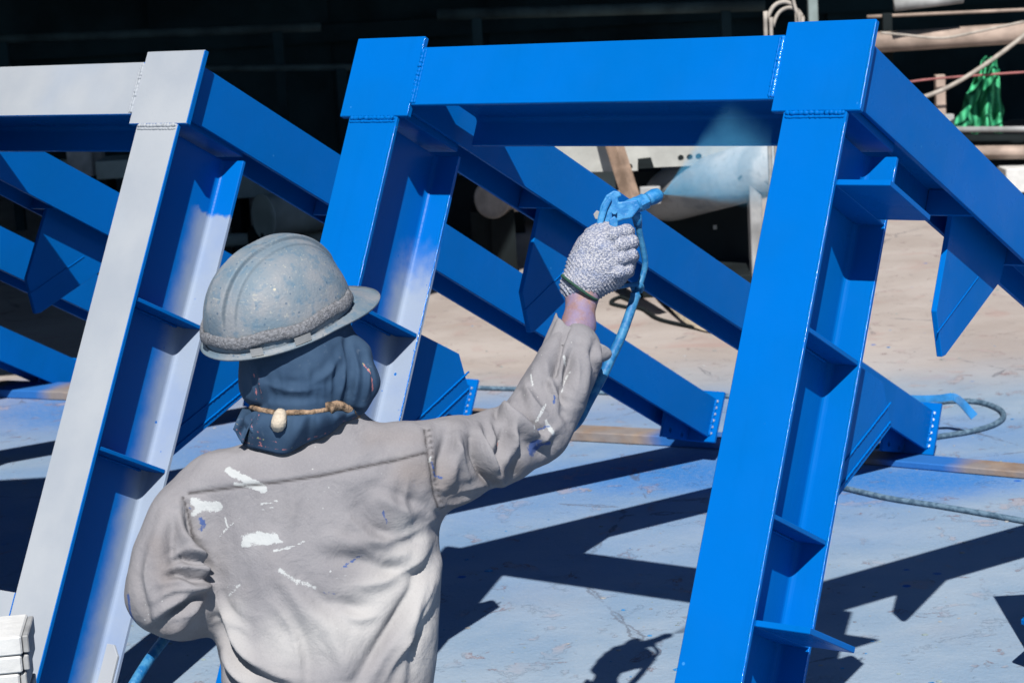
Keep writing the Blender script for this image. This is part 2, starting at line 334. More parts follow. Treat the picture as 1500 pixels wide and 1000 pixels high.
# ---- implicit surfaces, meshed by surface nets
def snets(fn, lo, hi, h):
    lo = np.asarray(lo, float); hi = np.asarray(hi, float); n = np.ceil((hi - lo) / h).astype(int) + 1
    ax = [lo[i] + h * np.arange(n[i]) for i in range(3)]
    X, Y, Z = np.meshgrid(*ax, indexing='ij'); Fv = fn(X.astype(np.float32), Y.astype(np.float32), Z.astype(np.float32)); S = Fv < 0
    cnt = sum(S[i:n[0] - 1 + i, j:n[1] - 1 + j, k:n[2] - 1 + k].astype(np.int8) for i in (0, 1) for j in (0, 1) for k in (0, 1))
    act = (cnt > 0) & (cnt < 8); idx = -np.ones(act.shape, np.int64); idx[act] = np.arange(act.sum()); I = np.argwhere(act)
    acc = np.zeros((len(I), 3)); num = np.zeros(len(I))
    for a in range(3):
        o1, o2 = [i for i in range(3) if i != a]
        for b in (0, 1):
            for c in (0, 1):
                A = I.copy(); A[:, o1] += b; A[:, o2] += c; B = A.copy(); B[:, a] += 1
                f0 = Fv[tuple(A.T)]; f1 = Fv[tuple(B.T)]; m = (f0 < 0) != (f1 < 0); t = np.where(m, f0 / np.where(m, f0 - f1, 1), 0)
                p = A.astype(float); p[:, a] += t; acc[m] += p[m]; num[m] += 1
    V = lo + h * acc / num[:, None]; quads = []
    for a in range(3):
        o1, o2 = [(1, 2), (2, 0), (0, 1)][a]
        sl0 = [slice(None)] * 3; sl1 = [slice(None)] * 3; sl0[a] = slice(0, -1); sl1[a] = slice(1, None)
        s0 = S[tuple(sl0)]; s1 = S[tuple(sl1)]; E = np.argwhere(s0 != s1)
        ok = (E[:, o1] > 0) & (E[:, o2] > 0) & (E[:, o1] < n[o1] - 1) & (E[:, o2] < n[o2] - 1); E = E[ok]; ins = s0[tuple(E.T)]
        q = []
        for d1, d2 in ((1, 1), (0, 1), (0, 0), (1, 0)):
            C = E.copy(); C[:, o1] -= d1; C[:, o2] -= d2; q.append(idx[tuple(C.T)])
        q = np.stack(q, 1); q[~ins] = q[~ins][:, ::-1]; quads.append(q)
    return V, np.concatenate(quads)
def smin(a, b, k):
    h = np.clip(.5 + .5 * (b - a) / k, 0, 1); return b + (a - b) * h - k * h * (1 - h)
def rcone(X, Y, Z, a, b, ra, rb):
    bx, by, bz = b[0] - a[0], b[1] - a[1], b[2] - a[2]; L = bx * bx + by * by + bz * bz + 1e-12
    t = np.clip(((X - a[0]) * bx + (Y - a[1]) * by + (Z - a[2]) * bz) / L, 0, 1)
    return np.sqrt((X - a[0] - t * bx) ** 2 + (Y - a[1] - t * by) ** 2 + (Z - a[2] - t * bz) ** 2) - (ra + (rb - ra) * t)
def ellip(X, Y, Z, c, r):
    k = np.sqrt(((X - c[0]) / r[0]) ** 2 + ((Y - c[1]) / r[1]) ** 2 + ((Z - c[2]) / r[2]) ** 2); return (k - 1) * min(r)
def chain(pts, k):
    def fn(X, Y, Z):
        d = None
        for (a, ra), (b, rb) in zip(pts[:-1], pts[1:]):
            e = rcone(X, Y, Z, a, b, ra, rb); d = e if d is None else smin(d, e, k)
        return d
    return fn
def loft(rows):
    """rows: (y_up, x_centre, half_width, depth_centre, half_depth), y descending or ascending"""
    R = np.array(sorted(rows)); 
    def fn(X, Y, Z):
        c = [np.interp(Y, R[:, 0], R[:, i]) for i in range(1, 5)]
        k = (np.abs((X - c[0]) / c[1]) ** 2.4 + np.abs((Z - c[2]) / c[3]) ** 2.4) ** (1 / 2.4)
        d = (k - 1) * np.minimum(c[1], c[3]); return np.maximum(d, np.maximum(R[0, 0] - Y, Y - R[-1, 0]))
    return fn
def vnormals(V, Q):
    a = V[Q[:, 2]] - V[Q[:, 0]]; b = V[Q[:, 3]] - V[Q[:, 1]]; n = np.cross(a, b); N_ = np.zeros_like(V)
    for i in range(4): np.add.at(N_, Q[:, i], n)
    return N_ / (np.linalg.norm(N_, axis=1)[:, None] + 1e-12)
def relax(V, Q, it=2, lam=.5):
    for _ in range(it):
        A = np.zeros_like(V); c = np.zeros(len(V))
        for i in range(4):
            np.add.at(A, Q[:, i], V[Q[:, (i + 1) % 4]] + V[Q[:, (i - 1) % 4]]); np.add.at(c, Q[:, i], 2)
        V = V + lam * (A / np.maximum(c, 1)[:, None] - V)
    return V
def set_attr(o, name, vals):
    a = o.data.attributes.new(name, 'FLOAT', 'POINT'); a.data.foreach_set('value', np.asarray(vals, np.float32))
def polydist(p, L):
    """distance from points p (n,2) to polyline L, and the parameter along it 0..1"""
    L = np.asarray(L, float); best = np.full(len(p), 1e9); par = np.zeros(len(p)); m = len(L) - 1
    for i in range(m):
        a, b = L[i], L[i + 1]; d = b - a; t = np.clip(((p - a) @ d) / (d @ d + 1e-9), 0, 1); q = np.linalg.norm(p - a - t[:, None] * d, axis=1)
        k = q < best; best[k] = q[k]; par[k] = (i + t[k]) / m
    return best, par

# ------------------------------------------------------------------ ground and sky-side setting
n = 60; xs = np.linspace(-60, 60, 3)
g = obj('ground', [(-150, -100, 0), (150, -100, 0), (150, 200, 0), (-150, 200, 0)], [(0, 1, 2, 3)], M['ground']); g['kind'] = 'structure'

# dark sheets behind; unseen roof on posts added and outlined to shade the yard
SH = empty('added_shade_shed', (0, 17, 0), 'dark sheet shed behind the frames, its unseen roof added to shade the background', 'shed')
def shp(name, x0, x1, y0, y1, z0, z1, m): return slab(name, x0, x1, y0 - 17, y1 - 17, z0, z1, m, SH, 0)
RZ = 3.3
roof = [(-14, 5.9), (-1.55, 5.9), (.03, 8.15), (.03, 11.2), (14, 11.6), (14, 18.2), (-14, 18.2)]  # unseen front edge stepped so its shade falls over the left ground
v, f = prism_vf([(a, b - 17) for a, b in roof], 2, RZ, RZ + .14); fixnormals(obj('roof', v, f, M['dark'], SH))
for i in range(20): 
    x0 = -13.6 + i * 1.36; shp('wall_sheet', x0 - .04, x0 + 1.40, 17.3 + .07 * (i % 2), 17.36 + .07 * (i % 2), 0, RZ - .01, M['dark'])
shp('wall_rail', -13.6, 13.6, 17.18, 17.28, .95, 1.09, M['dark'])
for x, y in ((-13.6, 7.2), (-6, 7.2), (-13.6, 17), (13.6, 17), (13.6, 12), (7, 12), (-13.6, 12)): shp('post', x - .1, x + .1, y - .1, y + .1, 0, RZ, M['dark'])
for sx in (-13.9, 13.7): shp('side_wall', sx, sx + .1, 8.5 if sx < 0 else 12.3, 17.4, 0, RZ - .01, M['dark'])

# ------------------------------------------------------------------ steel frames
K = .87
O_B = np.array([-0.23481, 4.42839, 1.38656]); U = np.array([0.815074, -0.579304, 0.007845]); V = np.array([0.26091, 0.379119, 0.887803]); W = np.array([0.517282, 0.721578, -0.460156])
HB, TF, TW, D = .0631, .010, .007, .235      # half flange width, flange and web thickness, section depth
PW, PH = .0884, .0873
SPAN = 1.0072
def hprofile(fil=.011, seg=4):
    """12-sided H outline with filleted roots in (x, y): flanges at y=0..TF and D-TF..D, web at x=0"""
    q = []
    h = TW / 2
    def arc(cx, cy, a0, a1): return [(cx + fil * math.cos(a), cy + fil * math.sin(a)) for a in np.linspace(a0, a1, seg + 1)]
    q += [(-HB, 0), (HB, 0), (HB, TF)]
    q += arc(h + fil, TF + fil, -math.pi / 2, -math.pi)
    q += arc(h + fil, D - TF - fil, math.pi, math.pi / 2)
    q += [(HB, D - TF), (HB, D), (-HB, D), (-HB, D - TF)]
    q += arc(-h - fil, D - TF - fil, math.pi / 2, 0)
    q += arc(-h - fil, TF + fil, 0, -math.pi / 2)
    q += [(-HB, TF)]
    return q
HP = hprofile()
def facemats(o, front, body, inner=None):
    me = o.data; me.materials.clear(); me.materials.append(body); me.materials.append(front)
    if inner is not None: me.materials.append(inner)
    for p in me.polygons:
        c = p.center; nrm = p.normal
        if nrm.y < -.9 and c.y < .004: p.material_index = 1
        elif inner is not None and .005 < c.y < D - .002 and abs(nrm.z) < .5: p.material_index = 2
    return o
def hbeam(name, place, mat, parent):
    """place maps (profile x, profile y, t) to local coordinates; t in (0, 1)"""
    n = len(HP); v = [place(x, y, t) for t in (0, 1) for x, y in HP]
    f = [tuple(range(n)), tuple(range(2 * n - 1, n - 1, -1))] + [(i, i + n, (i + 1) % n + n, (i + 1) % n) for i in range(n)]
    return fixnormals(obj(name, v, f, mat, parent))
def holed_plate(name, poly, holes, axis, a, b, mat, parent):
    from mathutils.geometry import tessellate_polygon
    loops = [poly] + [[(cx + r * math.cos(t), cy - r * math.sin(t)) for t in np.linspace(0, 2 * math.pi, 14, endpoint=False)] for cx, cy, r in holes]
    flat = [p for l_ in loops for p in l_]; tri = tessellate_polygon([[Vector((p[0], p[1], 0)) for p in l_] for l_ in loops]); n = len(flat); v = []
    oth = [i for i in range(3) if i != axis]
    for t in (a, b):
        for p in flat:
            q = [0, 0, 0]; q[axis] = t; q[oth[0]] = p[0]; q[oth[1]] = p[1]; v.append(tuple(q))
    f = [tuple(t) for t in tri] + [tuple(i + n for i in reversed(t)) for t in tri]; o = 0
    for l_ in loops:
        m = len(l_); f += [(o + i, o + (i + 1) % m, o + (i + 1) % m + n, o + i + n) for i in range(m)]; o += m
    return fixnormals(obj(name, v, f, mat, parent))

def steel_frame(name, off, label, span, wends, mats, droop=0.0, dz=0.0, bottom=False, wings=('l', 'r'), shelves=(True, True), group='steel trestle frames'):
    Wf, Vf = W, V
    O = O_B + U * off + V * dz
    foot = -O[2] / Vf[2]                       # local z where the front face meets the ground
    base = O + U * span / 2 + Vf * foot; cx = span / 2
    E_ = bpy.data.objects.new(name, None); link(E_); tag(E_, label, 'steel frame', group)
    E_.matrix_world = Matrix(((U[0], Wf[0], Vf[0], base[0]), (U[1], Wf[1], Vf[1], base[1]), (U[2], Wf[2], Vf[2], base[2]), (0, 0, 0, 1)))
    E_.empty_display_size = .2
    P = bpy.data.objects.new('x', None)
    # children are modelled in coordinates whose origin is the centre of the left corner plate
    sh = Matrix.Translation((-cx, 0, -foot))
    bl = mats['body']; fr = mats['front']; wm = M['gloss'] if fr is bl else fr
    def put(o): o.matrix_parent_inverse = sh; return o
    zb = foot + .125
    for side, x0 in (('l', 0.0), ('r', span)):
        c = put(bevel(hbeam('column', lambda x, y, t: (x0 + x, y, (-PH - .0005) if t else zb), bl, E_)))
        facemats(c, fr, bl, mats.get('inner_' + side))
        for s in (-1, 1):
            for zv in ((-.56, -.943) if bottom else (-.56, -.943, -1.45)):
                xa, xb = sorted((x0 + s * (TW / 2 + .001), x0 + s * (HB - .003)))
                slab('stiffener', xa, xb, TF + .001, D - TF - .001, zv * K - .0045, zv * K + .0045, bl, c)
                bead('weld_bead', (x0 + s * (TW / 2 + .002), TF + .02, zv * K - .007), (x0 + s * (TW / 2 + .002), D - TF - .02, zv * K - .007), .0028, bl, c)
        for zv, on in zip((-.25, -1.155), shelves):
            if on and (zv < -.5 or side in wings):
                slab('shelf_plate', x0 + TW / 2 + .001, x0 + HB - .0005, TF + .0005, D - TF - .001, zv * K - .0055, zv * K + .0055, bl, c)
                if zv < -.5 or side in wings: slab('shelf_wing', x0 + HB, x0 + .190 * K, TF + .0005, .222 * K, zv * K - .0055, zv * K + .0055, bl, c)
                bead('weld_bead', (x0 + .012, TF + .006, zv * K + .008), (x0 + HB - .006, TF + .006, zv * K + .008), .0045, bl, c)
        if mats.get('lug') and side == 'r': prism('lug_plate', [(x0 + .020, -1.392 * K), (x0 + .041, -1.392 * K), (x0 + .060, -1.418 * K), (x0 + .060, -1.56 * K), (x0 + .020, -1.56 * K)], 1, D - TF - .0075, D - TF - .0005, M['primer'], c)
        # knee gusset behind the column
        kg = [(D + .001, -.53 * K), (.52 * K, -.53 * K), (.60 * K, -.61 * K), (D + .001, -.955 * K)]
        prism('knee_gusset', kg, 0, x0 - .006, x0 + .006, bl, c)
        for a_, b_ in (((.285, -.86), (.575, -.56)), ((.285, -.915), (.59, -.60))):
            bead('weld_bead', (x0 + .0065, a_[0] * K, a_[1] * K), (x0 + .0065, b_[0] * K, b_[1] * K), .0022, bl, c)
        # corner plate and its seams
        cp = put(slab('corner_plate', x0 - PW, x0 + PW, -.0015, .0125, -PH, PH, bl, E_, .0016)); facemats(cp, fr, bl)
        bead('weld_bead', (x0 - HB + .004, .001, -PH - .003), (x0 + HB - .004, .001, -PH - .003), .0048, fr, cp)
        bead('weld_bead', (x0 - HB + .004, .0005, -PH - .011), (x0 + HB - .004, .0005, -PH - .011), .0030, fr, cp)
        sx = 1 if side == 'l' else -1
        bead('weld_bead', (x0 + sx * (PW + .003), .001, -HB + .003), (x0 + sx * (PW + .003), .001, HB - .003), .0048, wm if side == 'r' else fr, cp)
        bead('weld_bead', (x0 + sx * (PW + .010), .0005, -HB + .003), (x0 + sx * (PW + .010), .0005, HB - .003), .0028, fr, cp)
        if mats['body'] is fr:
            for q0, q1 in (((x0 + HB - .0005, .0008, -PH - .02), (x0 + HB - .0005, .0008, -1.3)), ((x0 + PW - .0005, -.0006, -PH + .003), (x0 + PW - .0005, -.0006, PH - .003)), ((x0 + HB - .0005, D - TF + .0008, -PH - .02), (x0 + HB - .0005, D - TF + .0008, -1.3))):
                bead('paint_edge', q0, q1, .0013, M['gloss'], c)
        # inside of the corner
        put(slab('corner_block', x0 - HB + .002, x0 + HB - .014, .0135, D, -PH + .012, HB - .012, bl, E_))
        # brace running back and down, an H lying with its flanges to the sides
        we = wends[side] * K; y0 = .014
        y1 = we - .012
        def brpl(px_, py_, t, x0=x0, y1=y1):
            zz = px_; xx = HB - py_ * (2 * HB / D)
            return (x0 + xx, y1 if t else y0, zz)
        nb = len(HP)
        prof = [(HB, -HB), (HB, HB), (HB - TF, HB), (HB - TF, .004), (-HB + TF, .004), (-HB + TF, HB), (-HB, HB), (-HB, -HB), (-HB + TF, -HB), (-HB + TF, -.004), (HB - TF, -.004), (HB - TF, -HB)]
        v_, f_ = prism_vf([(x0 + a, b) for a, b in prof], 1, y0, y1)
        br = put(bevel(fixnormals(obj('brace', v_, f_, mats.get('brace', bl), E_))))
        br.rotation_euler = (-droop, 0, 0)      # the grey frame's braces sag a little
        for wv in (.725, 1.085):
            slab('rib_plate', x0 - HB + TF + .001, x0 + HB - TF - .001, wv * K - .004, wv * K + .004, -HB + .003, -.005, bl, br)
        gp = [(.73, -.0055 / K), (.73, -.30), (.803, -.388), (.822, -.378), (1.065, -.118), (1.08, -.0055 / K)]
        prism('gusset', [(a * K, b * K) for a, b in gp], 0, x0 - .006, x0 + .006, bl, br)
        bead('weld_bead', (x0 + .0065, .752 * K, -.345 * K), (x0 + .0065, .93 * K, -.15 * K), .0014, bl, br)
        ep = slab('end_plate', x0 - .087, x0 + .087, we - .012, we, -.078, .088, bl, br, .0015)
        for zz in np.linspace(-.05, .055, 6): 
            v_, f_ = tube_vf([(x0 + HB + .007, we - .0121, zz), (x0 + HB + .007, we - .0155, zz)], .0042, 8); obj('weld_bead', v_, f_, fr if fr is not bl else M['pale_dot'], br)
        bead('weld_bead', (x0 + HB + .002, we - .014, -HB + .004), (x0 + HB + .002, we - .014, HB - .004), .005, bl, br)
        fb = [(we - .013, -.0055), (we - .013, -.078), (we - .165, -.112), (we - .175, -.0055)]
        holed_plate('foot_bracket', fb, [(we - .050, -.070, .009), (we - .125, -.078, .009)], 0, x0 - .02, x0 - .010, bl, br)
    cb = put(bevel(hbeam('crossbeam', lambda x, y, t: (PW + .001 if t == 0 else span - PW - .001, y, x), bl, E_))); facemats(cb, fr, bl)
    # a lifting hole plug near the left end of the web underside
    if bottom:
        bb = put(bevel(hbeam('bottom_beam', lambda x, y, t: (HB + .001 if t == 0 else span - HB - .001, y, -1.324 * K - HB + x), bl, E_))); facemats(bb, fr, bl)
    return E_
M['gloss'] = simple('glossy_paint_edge', (.0004, .13, .50), .14, .05, 9, .2, 600, .6)
M['pale_dot'] = simple('pale_weld_dots', (.45, .55, .68), .5, .2)  # pale colour for the end plate weld dots
for _ in range(1):
    FB = steel_frame('steel_trestle', 0.0, 'freshly painted glossy blue steel frame at the right, being sprayed by the worker', SPAN, dict(l=3.25, r=3.25),
                     dict(body=M['blue'], front=M['blue'], inner_l=M['osB']), wings=('r',))
    FA = steel_frame('steel_trestle', -.6072 - SPAN, 'steel frame at the left with pale grey primer front faces and blue sides', SPAN, dict(l=3.02, r=2.935),
                     dict(body=M['blue'], front=M['primer'], inner_l=M['osA'], inner_r=M['osA'], lug=True), droop=.027, dz=-.012, bottom=True, shelves=(False, False))
    FZ = steel_frame('steel_trestle', -2.78 * K - 1.20, 'blue steel frame beyond the grey primed one, only its sloping braces in view', 1.20, dict(l=3.18, r=3.05),
                     dict(body=M['blue'], front=M['primer']), droop=.027, dz=-.012, bottom=True, shelves=(False, False))

# packing planks under the feet
def plank(p0, p1, wd, th, label):
    a, b = np.array(p0), np.array(p1); a[2] = b[2] = 0; c = (a + b) / 2; d = b - a; L = np.linalg.norm(d); ang = math.atan2(d[1], d[0])
    v, f = box_vf(-L / 2, L / 2, 0, wd, 0.001, th); o = obj('plank', v, f, M['plank']); o.location = Vector(c); o.rotation_euler = (0, 0, ang); bevel(o, .003)
    return tag(o, label, 'plank', 'timber planks under the frame feet')
plank(gnd(800, 644), gnd(1230, 668), .10, .034, 'weathered timber plank under the middle brace foot, half hidden by the raised arm')
plank(gnd(1130, 668), gnd(1580, 709), .10, .022, 'weathered timber plank under the right hand brace foot, brown at the photo edge')
plank(gnd(420, 612), gnd(690, 628), .17, .034, 'timber plank under the brace foot behind the worker shoulder')
plank(gnd(-70, 580), gnd(130, 588), .17, .034, 'timber plank under the brace foot at the far left, beyond the grey frame')

# ------------------------------------------------------------------ the worker
FEET = gnd(470, 1000) * 0 + np.array([-.34, 3.42, 0])
P0 = FEET
def Pc(px, py, d): return pc(px, py, d)
m2 = lambda px_, d: px_ / F * d     # pixels to metres at a depth
def R_(px, py, d, rpx): return (Pc(px, py, d), m2(rpx, d))
DT = 3.53
rows = []
for y, xl, xr, b in ((600, 415, 530, .05), (640, 385, 560, .075), (662, 322, 612, .092), (695, 288, 634, .108), (760, 284, 645, .122), (850, 300, 645, .128), (950, 318, 640, .135), (1010, 327, 634, .14), (1110, 322, 645, .15)):
    rows.append((m2(500 - y, DT), m2((xl + xr) / 2 - 750, DT), m2((xr - xl) / 2, DT), DT + (.01 if y > 700 else 0), b))
torso = loft(rows)
rsl = chain([R_(600, 682, 3.53, 66), R_(668, 672, 3.58, 58), R_(728, 655, 3.635, 52), R_(784, 624, 3.69, 50), R_(811, 577, 3.72, 46), R_(833, 532, 3.755, 41), R_(845, 505, 3.778, 33)], .03)
lsl = chain([R_(316, 712, 3.52, 49), R_(270, 762, 3.50, 47), R_(250, 818, 3.475, 52), R_(243, 870, 3.46, 54), R_(268, 880, 3.50, 50), R_(318, 868, 3.62, 44), R_(372, 850, 3.72, 36)], .035)
flap = chain([R_(866, 512, 3.775, 15), R_(886, 518, 3.78, 9), R_(905, 517, 3.785, 4)], .01)
plk = chain([R_(832, 500, 3.77, 18), R_(830, 472, 3.785, 12), R_(829, 447, 3.80, 5)], .01)
def shirt_sdf(X, Y, Z):
    d = smin(torso(X, Y, Z), rsl(X, Y, Z), .045); return smin(d, lsl(X, Y, Z), .03)
body_pts = dict()
def cloth(name, fn, lo, hi, h, mat, it=3): 
    Vc, Q = snets(fn, lo, hi, h); return relax(Vc, Q, it), Q
lo = Pc(170, 1120, 3.42); hi = Pc(925, 425, 3.90); lo[2] = 3.36; hi[2] = 3.92
SV, SQ = cloth('shirt', shirt_sdf, lo, hi, .0036, None, 5)
SN = vnormals(SV, SQ); spx = np.stack([750 + F * SV[:, 0] / SV[:, 2], 500 - F * SV[:, 1] / SV[:, 2]], 1)
facing = np.clip((-(SN * SV).sum(1) / np.linalg.norm(SV, axis=1)) * 1.6 + .35, 0, 1)   # folds are worked into the back of the shirt
disp = np.zeros(len(SV)); FK = 1.8
def fold(L, wd, amp, taper=True):
    global disp
    L = catmull([np.array([a, b, 0.]) for a, b in L], 6)[:, :2]; d, t = polydist(spx, L)
    e = np.sin(np.pi * np.clip(t, .04, .96)) ** .6 if taper else 1.0
    disp += FK * amp * np.exp(-(d / wd) ** 2) * e * facing
def pinch(L, wd, amp, ph=0.0):
    """a sharp-crested wrinkle: cusp ridge with a shallow trough on either side"""
    global disp
    L = catmull([np.array([a, b, 0.]) for a, b in L], 6)[:, :2]; d, t = polydist(spx, L)
    e = np.sin(np.pi * np.clip(t, .03, .97)) ** .7
    disp += amp * e * facing * (1.35 * np.exp(-(d / wd)) - .75 * np.exp(-((d - wd * 2.2) / (wd * 1.4)) ** 2))
# sharp creases are a narrow groove beside a ridge
def crease(L, wd, amp, side=(4, -4)):
    fold(L, wd, -amp); fold([(x + side[0] * 1.6, y + side[1] * 1.6) for x, y in L], wd * 1.5, amp * .9)
crease([(640, 752), (632, 800), (612, 850), (585, 900), (552, 948), (520, 1000)], 9, .011, (9, 5))
crease([(652, 742), (645, 790), (628, 850), (610, 905), (600, 1000)], 8, .008, (-8, 0))
crease([(318, 905), (338, 945), (365, 975), (420, 1005)], 8, .010, (5, -6))
crease([(312, 955), (330, 985), (352, 1010)], 7, .008, (6, -4))
fold([(560, 805), (600, 790), (640, 760)], 14, -.006); fold([(470, 815), (530, 822), (590, 838), (640, 838)], 12, -.006); fold([(480, 790), (540, 798), (610, 812)], 13, .005)
fold([(440, 845), (470, 880), (520, 888), (560, 872)], 13, -.006); fold([(395, 800), (420, 850), (460, 900), (520, 930)], 16, .005)
fold([(560, 700), (575, 740), (600, 775)], 16, .005); fold([(520, 730), (545, 770), (575, 790)], 13, -.005)
fold([(350, 780), (380, 830), (390, 880)], 18, .004); fold([(600, 640), (560, 700), (520, 740)], 14, -.003)
fold([(420, 900), (445, 950), (450, 1000)], 16, -.006); fold([(470, 910), (500, 960), (505, 1000)], 16, .006)
crease([(628, 740), (600, 735), (570, 722), (545, 712)], 9, .005, (0, 6))
# right sleeve
FK = 2.3
crease([(742, 588), (757, 606), (776, 622), (794, 636)], 6, .009, (-4, 5)); fold([(770, 570), (778, 598), (790, 618)], 8, .004); crease([(738, 590), (728, 600), (740, 622), (738, 652), (722, 690)], 6, .008, (6, 2))
crease([(690, 640), (700, 672), (712, 700), (726, 714)], 6, .009, (6, -3)); fold([(672, 628), (668, 665), (652, 715)], 12, .007); fold([(655, 632), (650, 670), (640, 720)], 9, -.006)
fold([(845, 500), (832, 540), (826, 585), (835, 620)], 7, -.007); fold([(858, 512), (856, 550), (848, 595)], 8, .006); fold([(836, 462), (822, 500), (816, 535), (800, 560)], 5, -.006)
fold([(806, 500), (790, 540), (775, 570)], 12, .004); fold([(765, 640), (790, 660), (815, 650)], 10, -.004); fold([(750, 650), (752, 690), (735, 705)], 9, -.005); crease([(872, 500), (868, 525), (878, 545)], 5, .006, (3, 0))
# left sleeve
crease([(272, 738), (276, 770), (290, 800), (303, 826), (305, 850)], 6, .011, (-6, 3)); crease([(300, 826), (284, 822), (268, 812), (262, 795)], 5, .008, (-2, -5))
crease([(304, 848), (285, 850), (262, 842), (240, 846)], 6, .008, (0, 6)); crease([(300, 866), (270, 884), (245, 900), (222, 922)], 6, .007, (-1, -5)); fold([(292, 880), (268, 905), (240, 925)], 7, .006)
fold([(248, 735), (232, 790), (226, 840)], 14, .004); fold([(262, 750), (252, 800), (260, 850)], 10, -.004); fold([(206, 850), (212, 890), (226, 925)], 7, -.004)
FK = .7
# yoke and armhole seams
YOKE = [(277, 722), (340, 714), (405, 706), (480, 694), (555, 678), (624, 662)]; ARM_R = [(622, 628), (628, 668), (634, 705), (640, 742)]; ARM_L = [(268, 728), (276, 752), (288, 792), (302, 830)]
fold(YOKE, 3.2, -.0028, False); fold([(x, y - 7) for x, y in YOKE], 4, .0016, False); fold(ARM_R, 3.5, -.003, False); fold([(x + 8, y) for x, y in ARM_R], 5, .003, False); fold(ARM_L, 3.5, -.003, False); fold([(x - 7, y) for x, y in ARM_L], 5, .003, False)
for L, wd, am in (([(748, 592), (762, 618), (790, 640), (806, 642)], 5, .006), ([(735, 596), (738, 620), (752, 650), (748, 676)], 5, .006), ([(700, 618), (706, 650), (720, 684), (742, 700)], 5, .005), ([(770, 560), (782, 590), (806, 612)], 5, .005), ([(800, 520), (806, 556), (824, 590), (836, 600)], 5, .005),
                  ([(826, 500), (822, 530), (828, 570), (840, 590)], 4, .0045), ([(842, 506), (846, 540), (842, 580)], 4, .0045), ([(660, 640), (676, 670), (690, 712)], 5, .004), ([(640, 742), (672, 734), (712, 722)], 5, .005), ([(652, 730), (690, 716), (730, 706)], 4, .003), ([(780, 662), (800, 640), (822, 622)], 5, .003), ([(716, 612), (724, 640), (722, 660)], 4, .004),
                  ([(296, 792), (282, 780), (270, 760)], 4, .004), ([(302, 836), (284, 832), (262, 828), (246, 832)], 4, .005), ([(302, 856), (278, 862), (250, 866), (226, 880)], 4, .005), ([(298, 872), (276, 892), (250, 908)], 4, .005), ([(286, 896), (262, 916), (236, 930)], 4, .004), ([(284, 810), (266, 808), (248, 818)], 4, .004), ([(222, 800), (214, 840), (216, 880)], 5, .003),
                  ([(636, 760), (604, 782), (566, 792), (524, 790)], 6, .0035), ([(640, 790), (610, 826), (560, 852), (510, 858)], 6, .0035), ([(632, 870), (612, 910), (580, 960), (560, 1005)], 5, .005), ([(640, 820), (622, 870), (598, 918)], 5, .004), ([(330, 900), (352, 950), (392, 985), (440, 995)], 5, .005), ([(322, 930), (346, 980), (372, 1012)], 5, .005), ([(400, 880), (430, 930), (440, 1000)], 6, .003), ([(310, 860), (330, 900), (370, 930)], 5, .003),
                  ([(510, 760), (540, 784), (580, 800)], 6, .003), ([(600, 700), (592, 740), (606, 770)], 5, .003), ([(560, 640), (540, 662), (510, 676)], 6, .002), ([(420, 690), (430, 740), (420, 790)], 8, .002), ([(480, 880), (520, 905), (560, 900)], 6, .003)):
    pinch(L, wd, am * 1.25)
nz = np.array([noise.fractal(Vector(p * np.array([9, 7, 9])), 1.0, 2.0, 4) for p in SV]); nz2 = np.array([noise.noise(Vector(p * np.array([34, 22, 30]))) for p in SV])
disp += .0035 * nz + .0011 * nz2
SV2 = SV + SN * disp[:, None]; SV2 = relax(SV2, SQ, 1, .08)
seam = np.zeros(len(SV))
for L, wd in ((YOKE, 2.1), (ARM_R, 1.5), (ARM_L, 1.5)):
    d, t = polydist(spx, L); seam = np.maximum(seam, np.exp(-(d / wd) ** 2))
d, t = polydist(spx, [(x + 6, y) for x, y in ARM_R]); seam = np.maximum(seam, .7 * np.exp(-(d / 3) ** 2) * (np.sin(t * 90) > .2))
seam *= facing > .5
white = np.zeros(len(SV)); blue = np.zeros(len(SV)); pale = np.zeros(len(SV)); brown = np.zeros(len(SV))
def dab(A, pts, wd, amp=1.0):
    d, t = polydist(spx, pts); np.maximum(A, amp * np.exp(-(d / wd) ** 2) * (facing > .45), out=A)
dab(white, [(335, 690), (362, 702), (386, 716)], 8, .95); dab(white, [(345, 708), (384, 717)], 4, .85); dab(white, [(284, 735), (296, 740), (320, 742)], 9, .95); dab(white, [(284, 752), (292, 745)], 7, .8)
dab(white, [(364, 790), (380, 786), (400, 788)], 11, 1.0); dab(white, [(358, 798), (412, 793)], 4, .8); dab(white, [(402, 806), (430, 800), (447, 792)], 3, .75); dab(white, [(382, 738), (405, 734)], 2.5, .75); dab(white, [(384, 746), (402, 742)], 2.0, .7)
dab(white, [(330, 758), (334, 772), (322, 786)], 2.4, .75); dab(white, [(334, 772), (352, 758)], 2.0, .7); dab(white, [(412, 834), (430, 848), (460, 860)], 7, .62); dab(white, [(335, 858), (352, 856), (336, 872)], 3, .7); dab(white, [(484, 836), (476, 846)], 2.5, .7)
dab(white, [(486, 848), (508, 842)], 2, .65); dab(white, [(472, 718), (500, 722)], 3, .5); dab(white, [(826, 520), (828, 528)], 4, .8); dab(white, [(838, 540), (830, 560), (828, 570)], 2.6, .75); dab(white, [(802, 588), (790, 608), (786, 616)], 3.5, .75)
dab(white, [(800, 616), (806, 630), (808, 634)], 4.5, .85); dab(white, [(780, 552), (781, 566)], 2.5, .8); dab(white, [(772, 627), (774, 636)], 2, .7); dab(white, [(632, 668), (630, 676)], 3, .7); dab(white, [(210, 880), (214, 905)], 3, .5)
dab(blue, [(292, 758), (298, 766), (296, 774)], 7, .72); dab(blue, [(500, 832), (516, 822), (532, 812)], 4, .7); dab(blue, [(504, 804), (528, 806)], 5, .45); dab(blue, [(560, 748), (567, 766)], 3, .6); dab(blue, [(474, 868), (490, 868)], 4, .6)
